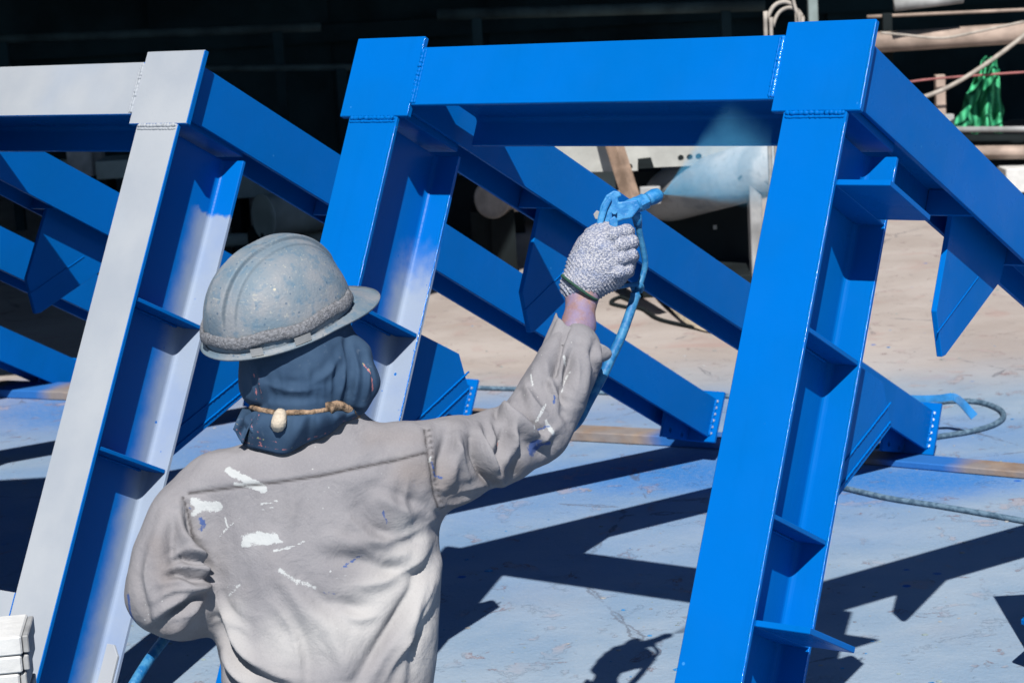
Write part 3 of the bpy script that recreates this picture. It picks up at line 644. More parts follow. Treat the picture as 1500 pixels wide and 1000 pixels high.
dab(blue, [(786, 648), (780, 664), (796, 652)], 7, .85); dab(blue, [(796, 652), (806, 650)], 6, .8); dab(blue, [(790, 628), (806, 624)], 3, .8); dab(blue, [(812, 580), (813, 588)], 3.5, .8); dab(blue, [(634, 680), (640, 696), (648, 700)], 4, .7); dab(blue, [(632, 676), (636, 684)], 3, .7)
dab(blue, [(275, 740), (280, 744)], 2.5, .6); dab(blue, [(187, 870), (190, 900), (196, 912)], 3, .8); dab(blue, [(560, 700), (620, 715), (610, 725)], 12, .32); dab(blue, [(850, 470), (860, 520), (850, 560)], 18, .3)
dab(pale, [(420, 940), (520, 920), (600, 830), (620, 960)], 45, 1.0); dab(pale, [(340, 900), (360, 990)], 25, .8); dab(pale, [(590, 770), (620, 790)], 18, .7)
dab(brown, [(600, 690), (632, 690), (660, 720)], 26, .8); dab(brown, [(540, 640), (620, 640)], 14, .4); dab(brown, [(230, 800), (245, 850)], 16, .5); dab(brown, [(215, 930), (262, 920)], 14, .5); dab(brown, [(700, 700), (760, 690)], 16, .5)

# body: one continuous skin surface, kneeling back on the heels
hipc = Pc(480, 1105, 3.56); 
def Wc(p):   # world point into camera-aligned coordinates
    q = np.asarray(p, float) - CP; return np.array([q @ CR, q @ CU, q @ CF])
hip = np.array([-.335, 3.50, .30]); 
kneeL = np.array([-.56, 3.86, .085]); kneeR = np.array([-.16, 3.90, .085]); ankL = np.array([-.47, 3.43, .07]); ankR = np.array([-.20, 3.45, .07]); toeL = np.array([-.46, 3.30, .03]); toeR = np.array([-.21, 3.32, .03])
HEAD = Pc(432, 505, 3.52)
bodych = [
    [(Wc(hip), .12), (Pc(480, 950, 3.55), .10), (Pc(478, 800, 3.54), .105), (Pc(470, 700, 3.55), .075), (Pc(446, 630, 3.535), .044), (Pc(440, 570, 3.53), .05)],
    [(Pc(470, 700, 3.55), .06), (Pc(600, 684, 3.54), .055), (Pc(690, 664, 3.60), .045), (Pc(788, 620, 3.70), .032), (Pc(824, 545, 3.75), .027), (Pc(847, 478, 3.80), .0250), (Pc(853, 430, 3.83), .0245), (Pc(862, 405, 3.845), .026)],
    [(Pc(450, 700, 3.55), .06), (Pc(320, 712, 3.52), .052), (Pc(255, 790, 3.49), .044), (Pc(248, 870, 3.465), .038), (Pc(318, 868, 3.62), .034), (Pc(372, 850, 3.73), .026), (Pc(395, 845, 3.78), .025)],
    [(Wc(hip + [-.09, 0, -.01]), .085), (Wc(kneeL), .055), (Wc(ankL), .04), (Wc(toeL), .03)], [(Wc(hip + [.09, 0, -.01]), .085), (Wc(kneeR), .055), (Wc(ankR), .04), (Wc(toeR), .03)]]
def hv(a, b, c): return HEAD + HF * a + HR * b + HU * c
HF = np.array([.64, .40, .65]); HF /= np.linalg.norm(HF); HU = np.array([-.22, .89, -.38]); HU -= HF * (HU @ HF); HU /= np.linalg.norm(HU); HR = np.cross(HF, HU)
HR = HR if HR[2] < 0 or True else -HR
def body_sdf(X, Y, Z):
    d = None
    for ch in bodych:
        e = chain(ch, .03)(X, Y, Z); d = e if d is None else smin(d, e, .03)
    for a, b, c, r in ((0, 0, .0, .072), (.03, 0, -.04, .062), (.055, 0, -.085, .042), (-.02, 0, .02, .075)):
        p = hv(a, b, c); d = smin(d, np.sqrt((X - p[0]) ** 2 + (Y - p[1]) ** 2 + (Z - p[2]) ** 2) - r, .03)
    p, q = hv(.082, 0, .0), hv(.104, 0, -.035); d = smin(d, rcone(X, Y, Z, p, q, .008, .013), .012)     # nose
    for s in (-1, 1):
        p = hv(0, s * .073, -.015); d = smin(d, ellip(X, Y, Z, p, (.014, .026, .014)), .008)              # ears
        p = hv(.078, s * .03, 0.0); d = np.maximum(d, -(np.sqrt((X - p[0]) ** 2 + (Y - p[1]) ** 2 + (Z - p[2]) ** 2) - .011))
    p, q = hv(.088, -.022, -.072), hv(.088, .022, -.072); d = np.maximum(d, -rcone(X, Y, Z, p, q, .004, .004))
    return d
BV, BQ = snets(body_sdf, np.array([-.78, -1.14, 3.2]), np.array([.16, .14, 4.25]), .0075); BV = relax(BV, BQ, 2)
person = obj('person', c2w(BV), BQ, M['skin'], None, P0, True)
tag(person, 'kneeling person seen from behind in grey paint-stained shirt and hard hat, raising a spray gun', 'person')
shirt = obj('work_shirt', c2w(SV2), SQ, M['shirt'], person, P0, True)
for nm, A in (('seam', seam), ('white', white), ('blue', blue), ('pale', pale), ('brown', brown)): set_attr(shirt, nm, A)
# unbuttoned cuff: a loose open shell of cloth, longer on the thumb side, its corner flapping out
ca, cb2 = pc(835, 524, 3.765), pc(853, 432, 3.83); cax = cb2 - ca; cL = np.linalg.norm(cax); cax /= cL; ce1 = np.array([1., 0, 0]) - cax * cax[0]; ce1 /= np.linalg.norm(ce1); ce2 = np.cross(cax, ce1)
cv_, cf_ = [], []; NA, NRW = 72, 14
for i in range(NRW + 1):
    t_ = i / NRW
    for j in range(NA):
        ph = 2 * math.pi * j / NA; c_, s_ = math.cos(ph), math.sin(ph)
        reach = .050 - .032 * c_ + .012 * math.sin(2 * ph + .6) + .002 * math.sin(9 * ph)
        r0 = m2(44, 3.77) * (1 - t_) + m2(33, 3.8) * t_; r0 += m2(24, 3.8) * max(0, c_) ** 7 * t_ ** 1.5 + .0022 * math.sin(5 * ph + 3 * t_) * t_ + .0015 * math.sin(11 * ph + 1)
        cv_.append(ca - cax * .004 + cax * (reach * t_) + ce1 * c_ * r0 + ce2 * s_ * r0 * .9)
for i in range(NRW):
    for j in range(NA): cf_.append((i * NA + j, i * NA + (j + 1) % NA, (i + 1) * NA + (j + 1) % NA, (i + 1) * NA + j))
cuff = fixnormals(obj('cuff', c2w(np.array(cv_)), cf_, M['shirt'], person, P0, True)); cm = cuff.modifiers.new('solid', 'SOLIDIFY'); cm.thickness = .0024; cm.offset = 0
# buried thickness at the cuff mouth is enough; trousers and boots
trch = [[(Wc(hip + [0, 0, .06]), .148), (Wc(hip), .15)], [(Wc(hip + [-.09, 0, -.01]), .105), (Wc(kneeL), .075), (Wc(ankL + [0, .06, 0]), .062)], [(Wc(hip + [.09, 0, -.01]), .105), (Wc(kneeR), .075), (Wc(ankR + [0, .06, 0]), .062)]]
def tr_sdf(X, Y, Z):
    d = None
    for ch in trch:
        e = chain(ch, .04)(X, Y, Z); d = e if d is None else smin(d, e, .04)
    return d
TV, TQ = snets(tr_sdf, np.array([-.85, -1.16, 3.2]), np.array([.2, -.5, 4.25]), .010); TV = relax(TV, TQ, 2); TN = vnormals(TV, TQ)
TV = TV + TN * np.array([.006 * noise.fractal(Vector(p * 9), 1, 2, 3) for p in TV])[:, None]
obj('trousers', c2w(TV), TQ, M['trouser'], person, P0, True)
for ank, toe in ((ankL, toeL), (ankR, toeR)):
    bt = chain([(ank + [0, .02, .0], .058), (ank * .5 + toe * .5, .052), (toe + [0, -.05, .01], .040)], .02)
    A, B = np.minimum(ank, toe) - .14, np.maximum(ank, toe) + .14; vv, qq = snets(lambda X, Y, Z: np.maximum(bt(X, Y, Z), .004 - Z), A, B, .008)
    obj('boot', relax(vv, qq, 1), qq, M['boot'], person, P0, True)

# hood: navy cloth over head and neck, tied with a cord, its skirt lying on the shoulders
def rot2(px, py, ang, cx, cy):
    a = math.radians(ang); return (cx + (px - cx) * math.cos(a) - (py - cy) * math.sin(a), cy + (px - cx) * math.sin(a) + (py - cy) * math.cos(a))
DH = 3.515
def hood_sdf(X, Y, Z):
    d = ellip(X, Y, Z, Pc(438, 520, DH), (m2(86, DH), m2(98, DH), .098))
    d = smin(d, ellip(X, Y, Z, Pc(446, 565, DH), (m2(88, DH), m2(52, DH), .085)), .03)
    d = smin(d, chain([R_(520, 520, 3.50, 26), R_(530, 560, 3.49, 24), R_(522, 590, 3.49, 20)], .02)(X, Y, Z), .018)
    # skirt under the tie: tilted cone shell
    a = Pc(432, 596, DH); b = Pc(444, 646, DH - .012)
    ax = (b - a) / np.linalg.norm(b - a); t = (X - a[0]) * ax[0] + (Y - a[1]) * ax[1] + (Z - a[2]) * ax[2]
    px_ = X - a[0] - t * ax[0]; py_ = Y - a[1] - t * ax[1]; pz_ = Z - a[2] - t * ax[2]
    rad = np.sqrt(px_ ** 2 + py_ ** 2 * 1.0 + (pz_ * 1.05) ** 2); R0 = .088 + np.clip(t, 0, .08) * (.30 + .05 * np.sin(np.arctan2(pz_, px_) * 5 + 1))
    sk = np.maximum(rad - R0, np.maximum(-t, t - .040)); d = smin(d, sk, .008)
    return d
HVv, HQ = snets(hood_sdf, np.array([-.50, -.23, 3.36]), np.array([-.20, .12, 3.66]), .0032); HVv = relax(HVv, HQ, 2); HN = vnormals(HVv, HQ)
hpx = np.stack([750 + F * HVv[:, 0] / HVv[:, 2], 500 - F * HVv[:, 1] / HVv[:, 2]], 1)
spx_, disp_, facing_ = spx, disp, facing
spx = hpx; disp = np.zeros(len(HVv)); facing = np.clip((-(HN * HVv).sum(1) / np.linalg.norm(HVv, axis=1)) * 1.6 + .35, 0, 1)
crease([(508, 490), (505, 530), (512, 570), (505, 600)], 5, .007, (4, 0)); crease([(536, 520), (545, 550), (548, 585)], 4, .005, (3, 0)); fold([(524, 520), (528, 560), (520, 595)], 6, .004)
fold([(365, 597), (410, 604), (460, 604), (500, 598), (530, 606)], 6, -.006, False)
for L, a in (([(380, 612), (392, 632), (400, 655)], 7), ([(412, 620), (410, 640), (405, 660)], 6), ([(440, 612), (446, 632), (440, 648)], 6), ([(470, 608), (480, 622), (478, 634)], 5)): crease(L, a, .007, (5, 1))
fold([(360, 545), (372, 575), (380, 595)], 8, -.003); fold([(400, 570), (460, 580), (500, 560)], 14, .003); fold([(380, 590), (440, 594), (500, 585)], 7, .004); FK = 1.6
for k_, x_ in enumerate(range(362, 512, 11)):
    pinch([(x_ + (x_ - 436) * .10, 566 - 14 * (k_ % 3)), (x_, 594)], 4, .0030); pinch([(x_, 606), (x_ - 8 + 5 * (k_ % 4), 628 + 8 * (k_ % 3))], 4, .0042)
for L, a_ in (([(500, 500), (506, 540), (498, 585)], .006), ([(516, 505), (524, 550), (514, 596)], .006), ([(538, 515), (540, 555), (534, 592)], .005), ([(452, 565), (480, 548), (500, 520)], .004), ([(380, 560), (430, 572), (480, 566)], .003), ([(356, 612), (384, 640), (420, 652)], .005), ([(400, 610), (430, 640), (470, 630)], .006), ([(384, 606), (400, 636), (404, 660)], .006)): pinch(L, 5, a_)
disp += np.array([.0022 * noise.fractal(Vector(p * 16), 1, 2, 3) for p in HVv])
stitch = np.zeros(len(HVv))
for L, wd in (([(340, 638), (372, 656), (410, 660), (450, 646), (500, 622)], 2.6), ([(338, 628), (372, 645), (410, 650), (448, 637), (498, 612)], 1.8), ([(370, 548), (374, 585)], 2), ([(379, 550), (384, 588)], 2), ([(366, 612), (378, 640)], 2.2), ([(384, 612), (372, 640)], 2.0), ([(533, 530), (545, 552), (548, 575)], 3.2)):
    d, t = polydist(spx, L); stitch = np.maximum(stitch, .62 * np.exp(-(d / (wd * .75)) ** 2))
hood = obj('hood', c2w(relax(HVv + HN * disp[:, None], HQ, 1, .3)), HQ, M['hood'], person, P0, True); set_attr(hood, 'stitch', stitch * (facing > .4))
from mathutils.bvhtree import BVHTree
hb = BVHTree.FromPolygons([tuple(p) for p in HVv + HN * disp[:, None]], [tuple(map(int, q)) for q in HQ])
def on_hood(px, py, lift):
    r = Vector(pc(px, py, 1.0)).normalized(); hit = hb.ray_cast(Vector((0, 0, 0)), r)
    return np.array(hit[0]) - np.array(r) * lift if hit[0] is not None else pc(px, py, 3.5)
cp_ = [on_hood(x, y, .003) for x, y in ((368, 596), (380, 600), (395, 603), (412, 605), (432, 604), (455, 604), (478, 601), (497, 600))]
tube('neck_cord', c2w(catmull(cp_, 5)), .0042 + .0012 * rng.random(36), M['cord'], person, 8, P0)
cp2 = [on_hood(x, y, .006) for x, y in ((480, 598), (496, 594), (510, 600), (524, 612))]
tube('neck_cord', c2w(catmull(cp2, 5)), np.linspace(.0095, .005, 16) + .0015 * rng.random(16), M['cord'], person, 8, P0)
kp = [on_hood(*q) for q in ((412, 602, .008), (410, 610, .012), (408, 620, .010), (406, 626, .006))]
kr = np.interp(np.linspace(0, 1, 16), [0, .2, .6, .85, 1], [.008, .0105, .0125, .012, .004]); tube('cord_knot', c2w(catmull(kp, 5)), kr, M['pale_cord'], person, 10, P0)
sbv = BVHTree.FromPolygons([tuple(p) for p in SV2], [tuple(map(int, q)) for q in SQ])
def on_shirt(px, py, lift):
    r = Vector(pc(px, py, 1.0)).normalized(); hit = sbv.ray_cast(Vector((0, 0, 0)), r)
    return np.array(hit[0]) - np.array(r) * lift if hit[0] is not None else pc(px, py, 3.46)
top_ = catmull([np.array([a, b, 0.]) for a, b in ((356, 598), (380, 603), (410, 608), (440, 608), (470, 605), (498, 601), (522, 600))], 14); hem_ = catmull([np.array([a, b, 0.]) for a, b in ((340, 630), (364, 652), (402, 664), (440, 655), (474, 637), (502, 621), (524, 608))], 14)
sv_, sf_, st_ = [], [], []; NR = 16
for i, (a, b) in enumerate(zip(top_, hem_)):
    u_ = i / (len(top_) - 1); A_ = on_hood(a[0], a[1], .002); B_ = on_shirt(b[0], b[1], .007)
    if np.linalg.norm(A_ - B_) > .13: B_ = A_ + (B_ - A_) / np.linalg.norm(B_ - A_) * .10
    for j in range(NR + 1):
        t_ = j / NR; fo = math.sin(u_ * 31 + 1.7 * math.sin(u_ * 9) + t_ * 1.2); p = A_ + (B_ - A_) * t_
        p = p + np.array([.0025 * math.sin(u_ * 17 + 2 * t_), .002 * math.cos(u_ * 23) * t_, -(.013 * math.sin(math.pi * t_ ** .8) + .0062 * fo * math.sin(math.pi * min(1, t_ * .9 + .06)) ** .7 + .003)]); sv_.append(p)
        st_.append(max(.62 * math.exp(-((t_ - .86) / .035) ** 2), .55 * math.exp(-((t_ - .70) / .03) ** 2) * (u_ < .35), .5 * math.exp(-(((u_ - .17 - .10 * t_)) / .012) ** 2)))
for i in range(len(top_) - 1):
    for j in range(NR): q = i * (NR + 1) + j; sf_.append((q, q + 1, q + NR + 2, q + NR + 1))
scarf = fixnormals(obj('scarf_hem', c2w(np.array(sv_)), sf_, M['hood'], person, P0, True)); set_attr(scarf, 'stitch', st_); q = scarf.modifiers.new('solid', 'SOLIDIFY'); q.thickness = .0022; q.offset = 0
spx, disp, facing = spx_, disp_, facing_

# hard hat
HC = Pc(411, 474, 3.515)            # centre of the rim
def hp(f_, r_, u_): return HC + HF * f_ + HR * r_ + HU * u_
AF, AR, AU = .132, .114, .136
nth, nph = 64, 420; vv = []; ff = []
def dome(th_, ph, lift=0.0):
    s_ = math.sin(th_) ** .86; c_ = math.cos(th_) ** .92 if math.cos(th_) > 0 else 0
    f_ = math.cos(ph) * s_ * AF; r_ = math.sin(ph) * s_ * AR; u_ = c_ * AU
    top = min(1, max(0, (u_ - .02) / .05)); x = abs(r_)
    # raised crown rib with a step on either side, and two side grooves
    rib = .0080 * (1 / (1 + math.exp(max(-40, min(40, (x - .019) / .0009))))) + .0034 * (1 / (1 + math.exp(max(-40, min(40, (x - .036) / .0009)))))
    k = rib * top * min(1, max(0, (s_ * 1.35))) ** .2 + lift
    nrm = np.array([f_ / AF ** 2, r_ / AR ** 2, u_ / AU ** 2]); nrm /= np.linalg.norm(nrm) + 1e-9
    return hp(f_ + nrm[0] * k, r_ + nrm[1] * k, u_ + nrm[2] * k)
vv.append(dome(1e-4, 0))
for i in range(1, nth + 1):
    for j in range(nph): vv.append(dome(i / nth * math.pi / 2, 2 * math.pi * j / nph))
for j in range(nph): ff.append((0, 1 + j, 1 + (j + 1) % nph))
for i in range(nth - 1):
    for j in range(nph): ff.append((1 + i * nph + j, 1 + (i + 1) * nph + j, 1 + (i + 1) * nph + (j + 1) % nph, 1 + i * nph + (j + 1) % nph))
hat = obj('hard_hat', c2w(np.array(vv)), ff, M['hat'], person, P0, True); fixnormals(hat)
gv = []
for i_ in range(len(vv)):
    q_ = np.asarray(vv[i_]) - HC; x_ = abs(q_ @ HR); t_ = q_ @ HU; k_ = (t_ > .035) * min(1, max(0, (t_ - .035) / .03)); gv.append(k_ * max(math.exp(-((x_ - .0205) / .0016) ** 2), .8 * math.exp(-((x_ - .0375) / .0016) ** 2)))
set_attr(hat, 'rib_dirt_shade', gv)
sm = hat.modifiers.new('solid', 'SOLIDIFY'); sm.thickness = .0025; sm.offset = -1
# brim: rain gutter round the sides and back, a peak in front
bv_, bf_ = [], []
NB = 140
for j in range(NB):
    ph = 2 * math.pi * j / NB; c, s_ = math.cos(ph), math.sin(ph)
    peak = max(0, c) ** 1.6; ext = .0075 + .050 * peak; sag = -.004 - .016 * peak * (.55 + .45 * c)
    prof = ((.997, .012, 0), (1.0, .0, 0), (1.0, sag * .45, ext * .5), (1.0, sag, ext), (1.0, sag + .004 + .002 * peak, ext + .0035), (1.0, sag + .0035, ext * .94), (1.0, sag * .45 + .0035, ext * .5), (1.0, .006, .002))
    for sc_, u_, e_ in prof: bv_.append(hp(c * (AF * sc_ + e_), s_ * (AR * sc_ + e_ * (1 - .25 * peak)), u_))
m_ = 8
for j in range(NB):
    for k in range(m_ - 1): bf_.append((j * m_ + k, ((j + 1) % NB) * m_ + k, ((j + 1) % NB) * m_ + k + 1, j * m_ + k + 1))
fixnormals(obj('brim', c2w(np.array(bv_)), bf_, M['hat'], hat, P0, True))
# frayed foam strip round the back
fv_, ff_ = [], []; nf = 150; kf = 10
for j in range(nf):
    ph = math.radians(62) + (math.radians(310) - math.radians(62)) * j / (nf - 1); c, s_ = math.cos(ph), math.sin(ph)
    wob = .002 * math.sin(j * .21) + .0015 * noise.noise(Vector((j * .4, 0, 0)))
    for k in range(kf):
        a = 2 * math.pi * k / kf; up_ = .025 + wob + .0105 * math.sin(a); out_ = .0035 + .004 * math.cos(a) + .0012 * noise.noise(Vector((j * 1.3, k * 2.1, 0))) + (.0015 if (j // 9) % 3 == 0 else 0)
        t_ = up_ / AU; q_ = (1 - min(.99, t_) ** 2) ** .5; fv_.append(hp(c * (AF * q_ + out_), s_ * (AR * q_ + out_), up_))
for j in range(nf - 1):
    for k in range(kf): ff_.append((j * kf + k, (j + 1) * kf + k, (j + 1) * kf + (k + 1) % kf, j * kf + (k + 1) % kf))
ff_ += [tuple(range(kf)), tuple(range(nf * kf - 1, nf * kf - kf - 1, -1))]
fixnormals(obj('foam_strip', c2w(np.array(fv_)), ff_, M['foam'], hat, P0, True))
tp = [hp(math.cos(a) * (AF + .002), math.sin(a) * (AR + .003), .018 + .012 * t) for t, a in ((0, math.radians(-58)), (1, math.radians(-58)))]
# patches of tape on the gutter
for ph0, wdt in ((-118, 12), (-150, 9)):
    P_ = [hp(math.cos(math.radians(ph0 + k)) * (AF + .0075), math.sin(math.radians(ph0 + k)) * (AR + .0075), u_) for k in np.linspace(0, wdt, 5) for u_ in (.014, .001)]
    obj('tape_patch', c2w(np.array(P_)), [(2 * i, 2 * i + 1, 2 * i + 3, 2 * i + 2) for i in range(4)], M['galv'], hat, P0, True)

# gloves
def glove(pts, extra, lo_, hi_, h=.0021):
    def fn(X, Y, Z):
        d = None
        for ch, k in pts:
            e = chain(ch, .006)(X, Y, Z); d = e if d is None else smin(d, e, k)
        return d
    vv, qq = snets(fn, lo_, hi_, h); vv = relax(vv, qq, 2); nn = vnormals(vv, qq)
    px_ = np.stack([750 + F * vv[:, 0] / vv[:, 2], 500 - F * vv[:, 1] / vv[:, 2]], 1)
    dsp = np.array([.0006 * noise.fractal(Vector(p * 210), 1, 2, 2) + .0014 * noise.noise(Vector(p * 48)) for p in vv])
    return vv, qq, nn, px_, dsp
DG = 3.855
palm = [([R_(848, 418, 3.83, 28), R_(866, 392, 3.845, 36), R_(880, 372, 3.85, 40), R_(886, 356, 3.855, 32)], .02),
        ([R_(868, 408, 3.84, 30), R_(895, 398, 3.845, 26), R_(906, 384, 3.845, 26)], .02)]
fing = []
for kx, ky, tx, ty, r in ((880, 352, 918, 338, 9.5), (893, 366, 925, 354, 9.6), (896, 384, 925, 374, 9.2), (893, 402, 919, 396, 8.4)):
    fing.append(([R_(kx, ky, 3.825, r + 3.5), R_((kx + tx) / 2, (ky + ty) / 2 - 1, 3.815, r + 1), R_(tx, ty, 3.825, r), R_(tx + 2, ty + 2, 3.855, r - .6), R_(tx - 12, ty + 3, 3.878, r - 1.4)], .0025))
thumb = [([R_(852, 388, 3.85, 17), R_(856, 362, 3.87, 12.5), R_(866, 344, 3.885, 10.5), R_(884, 334, 3.895, 9)], .010)]
vv, qq, nn, gpx, dsp = glove(palm + fing + thumb, None, Pc(808, 462, 3.84) * [1, 1, 0] + [0, 0, 3.77], Pc(950, 312, 3.84) * [1, 1, 0] + [0, 0, 3.95])
ribm = np.clip((gpx[:, 1] - (372 + (gpx[:, 0] - 850) * .55)) / 14, 0, 1); rx = (gpx[:, 0] - 850) * .80 - (gpx[:, 1] - 420) * .6
dsp += ribm * .0012 * np.sin(rx * 1.35)
g1 = obj('glove', c2w(vv + nn * dsp[:, None]), qq, M['glove'], person, P0, True)
ring = [Pc(823, 403, 3.812), Pc(834, 412, 3.793), Pc(849, 423, 3.788), Pc(863, 433, 3.792), Pc(874, 439, 3.812), Pc(868, 430, 3.85), Pc(850, 415, 3.862), Pc(832, 404, 3.85), Pc(826, 404, 3.815)]
tube('cuff_edge', c2w(catmull(ring, 5)), .0028, M['green'], g1, 7, P0)
# left glove closed round the hose in front of the body
LC = np.array([395., 842.]); 
lp = [([R_(378, 850, 3.745, 27), R_(398, 842, 3.785, 34), R_(412, 838, 3.81, 28)], .02)]
for i, (a, b) in enumerate(((-24, 14), (-8, 15), (8, 14), (22, 12))):
    lp.append(([R_(404 + a * .3, 838 + a, 3.79, b - 2), R_(424, 834 + a, 3.815, 10), R_(430, 832 + a, 3.845, 9), R_(415, 834 + a, 3.865, 8)], .005))
lp.append(([R_(392, 815, 3.77, 14), R_(402, 800, 3.80, 11), R_(416, 800, 3.83, 9)], .01))
vv, qq, nn, gpx, dsp = glove(lp, None, Pc(330, 900, 3.8) * [1, 1, 0] + [0, 0, 3.69], Pc(460, 770, 3.8) * [1, 1, 0] + [0, 0, 3.91], .003)
obj('glove', c2w(vv + nn * dsp[:, None]), qq, M['glove'], person, P0, True)

# ------------------------------------------------------------------ spray gun, hose, mist
def cw(px, py, d): return c2w(pc(px, py, d))
G0 = cw(900, 330, 3.868)
gun = empty('spray_gun', G0, 'paint-caked blue airless spray gun held up in the gloved hand', 'spray gun')
def gobj(name, v, f, mat=None, smooth=False, bv=0): 
    o = fixnormals(obj(name, v, f, mat or M['gun'], gun, G0, smooth)); 
    if bv: bevel(o, bv, 2)
    return o
def flat(name, pts, d0, d1, bv=.002, mat=None):
    v = [cw(x, y, d0) for x, y in pts] + [cw(x, y, d1) for x, y in pts]; n = len(pts)
    return gobj(name, v, [tuple(range(n)), tuple(range(2 * n - 1, n - 1, -1))] + [(i, i + n, (i + 1) % n + n, (i + 1) % n) for i in range(n)], mat, False, bv)
flat('gun_body', [(864, 352), (869, 345), (875, 321), (880, 301), (888, 286), (899, 279), (908, 281), (911, 287), (905, 290), (906, 296), (922, 294), (934, 292), (938, 304), (926, 319), (912, 322), (901, 326), (898, 334), (882, 343)], 3.846, 3.876, .006)
flat('trigger', [(892, 322), (900, 316), (905, 322), (905, 338), (898, 348), (893, 340)], 3.833, 3.845, .002)
flat('trigger_guard', [(871, 342), (877, 318), (884, 298), (893, 287), (897, 292), (890, 306), (884, 326), (879, 343)], 3.838, 3.8455, .003)
for nm, seg, nsd, sm_ in (('barrel', [(906, 312, 3.862, 9), (910, 310, 3.863, 12), (924, 304, 3.868, 12.5), (934, 299, 3.873, 12), (936, 298, 3.874, 9.5), (948, 292, 3.882, 9.5)], 16, True), ('hex_nut', [(934, 300, 3.873, 12.5), (946, 294, 3.881, 12.5)], 6, False),
                          ('tip_guard', [(947, 293, 3.882, 8.5), (950, 291.5, 3.885, 10.5), (958, 288, 3.893, 11.5), (964, 286, 3.898, 10.5), (967, 285, 3.901, 7)], 14, True), ('spray_tip', [(963, 286, 3.898, 6), (970, 284.5, 3.906, 3.5)], 10, True), ('swivel', [(926, 309, 3.872, 8), (933, 318, 3.877, 7.5), (935, 332, 3.88, 5.8)], 10, True)):
    v, f = tube_vf([cw(x, y, d) for x, y, d, r in seg], [m2(r, d) for x, y, d, r in seg], nsd); gobj(nm, v, f, None, sm_, .0012 if not sm_ else 0)
for x, y, a, b, r in ((900, 310, 3.836, 3.85, 4.0),):
    v, f = tube_vf([cw(x, y, a), cw(x, y, b)], m2(r, 3.85), 10); gobj('pivot_screw', v, f)
flat('safety_catch', [(869, 314), (874, 308), (881, 311), (880, 322), (872, 321)], 3.852, 3.862, .001, M['galv'])

hz = [cw(935, 330, 3.88), cw(938, 348, 3.89), cw(943, 370, 3.90), cw(945, 388, 3.905), cw(941, 406, 3.905), cw(935, 422, 3.90), cw(930, 436, 3.895), cw(922, 460, 3.885), cw(911, 490, 3.87), cw(900, 514, 3.855), cw(884, 548, 3.835), cw(864, 585, 3.82), cw(842, 622, 3.80), cw(800, 650, 3.79), cw(740, 672, 3.77), cw(660, 720, 3.76), cw(560, 790, 3.80), cw(470, 830, 3.84), cw(418, 838, 3.845), cw(370, 858, 3.83), cw(310, 888, 3.74), cw(262, 912, 3.62), cw(236, 942, 3.55), cw(214, 972, 3.50), cw(192, 1008, 3.46), cw(160, 1065, 3.42), cw(120, 1150, 3.42)]
e_ = hz[-1]; hz += [np.array([e_[0] - .05, e_[1] - .06, .12]), np.array([e_[0] - .16, e_[1] - .2, .012]), np.array([e_[0] - .6, e_[1] - .4, .010]), np.array([e_[0] - 1.4, e_[1] - .3, .010])]
HZ = catmull(hz, 8); rad = np.where(np.arange(len(HZ)) < 46, .0056, .0088); rad[44:48] = (.0065, .008, .0105, .0100)
rad = rad * (1 + .05 * np.array([noise.noise(Vector(p * 60)) for p in HZ]))
PH_ = HZ[-1] * [1, 1, 0]
hose = tube('paint_hose', HZ, rad, M['hose'], None, 12, PH_); tag(hose, 'paint-caked bright blue hose running from the spray gun down past the worker arm', 'hose')
tube('hose_tie', catmull([cw(898, 421, 3.84), cw(912, 419, 3.86), cw(924, 417, 3.88), cw(932, 417, 3.885), cw(938, 421, 3.89)], 5), .0042, M['hose'], hose, 8, PH_)
v, f = tube_vf(catmull([cw(926, 420, 3.89), cw(932, 416, 3.888), cw(940, 418, 3.892), cw(939, 426, 3.905), cw(930, 428, 3.905), cw(926, 420, 3.89)], 5), .0042, 8); obj('hose_tie', v, f, M['hose'], hose, PH_, True)

# fan of paint mist
ap = cw(970, 285, 3.907); NF = 24; Rm = .34; vf = []
def mdir(a): return CR * math.cos(a) + CU * math.sin(a) + CF * .20
for k in range(NF + 1):
    d_ = mdir(math.radians(-16 + 86 * k / NF))
    for r_ in (.003, Rm):
        for s_ in (-1, 1): vf.append(ap + d_ * r_ + s_ * (.0015 + .17 * r_) * (CF - CR * .15))
ffm = []
for k in range(NF):
    a, b = 4 * k, 4 * k + 4
    ffm += [(a, a + 2, b + 2, b), (a + 1, b + 1, b + 3, a + 3), (a, b, b + 1, a + 1), (a + 2, a + 3, b + 3, b + 2)]
ffm += [(0, 1, 3, 2), (4 * NF, 4 * NF + 2, 4 * NF + 3, 4 * NF + 1)]
mist = fixnormals(obj('spray_mist', vf, ffm, None, None, ap)); tag(mist, 'pale blue fan of paint mist leaving the spray gun tip', 'paint mist', None, 'stuff')
mm = bpy.data.materials.new('paint_mist'); mm.use_nodes = True; t = mm.node_tree; t.nodes.clear(); out = t.nodes.new('ShaderNodeOutputMaterial'); pv = t.nodes.new('ShaderNodeVolumePrincipled')
def tn(typ, **k):
    x = t.nodes.new('ShaderNode' + typ)
    for q, v_ in k.items(): setattr(x, q, v_)
    return x
def tm(op, a_, b_):
    x = tn('Math', operation=op)
    for i_, q in enumerate((a_, b_)):
        if hasattr(q, 'is_output'): t.links.new(q, x.inputs[i_])
        else: x.inputs[i_].default_value = q
    return x.outputs[0]
def tss(v_, a_, b_, lo_, hi_):
    x = tn('MapRange', interpolation_type='SMOOTHSTEP'); t.links.new(v_, x.inputs[0])
    for i_, q in enumerate((a_, b_, lo_, hi_)): x.inputs[i_ + 1].default_value = q
    return x.outputs[0]
tc = tn('TexCoord'); P_o = tc.outputs['Object']
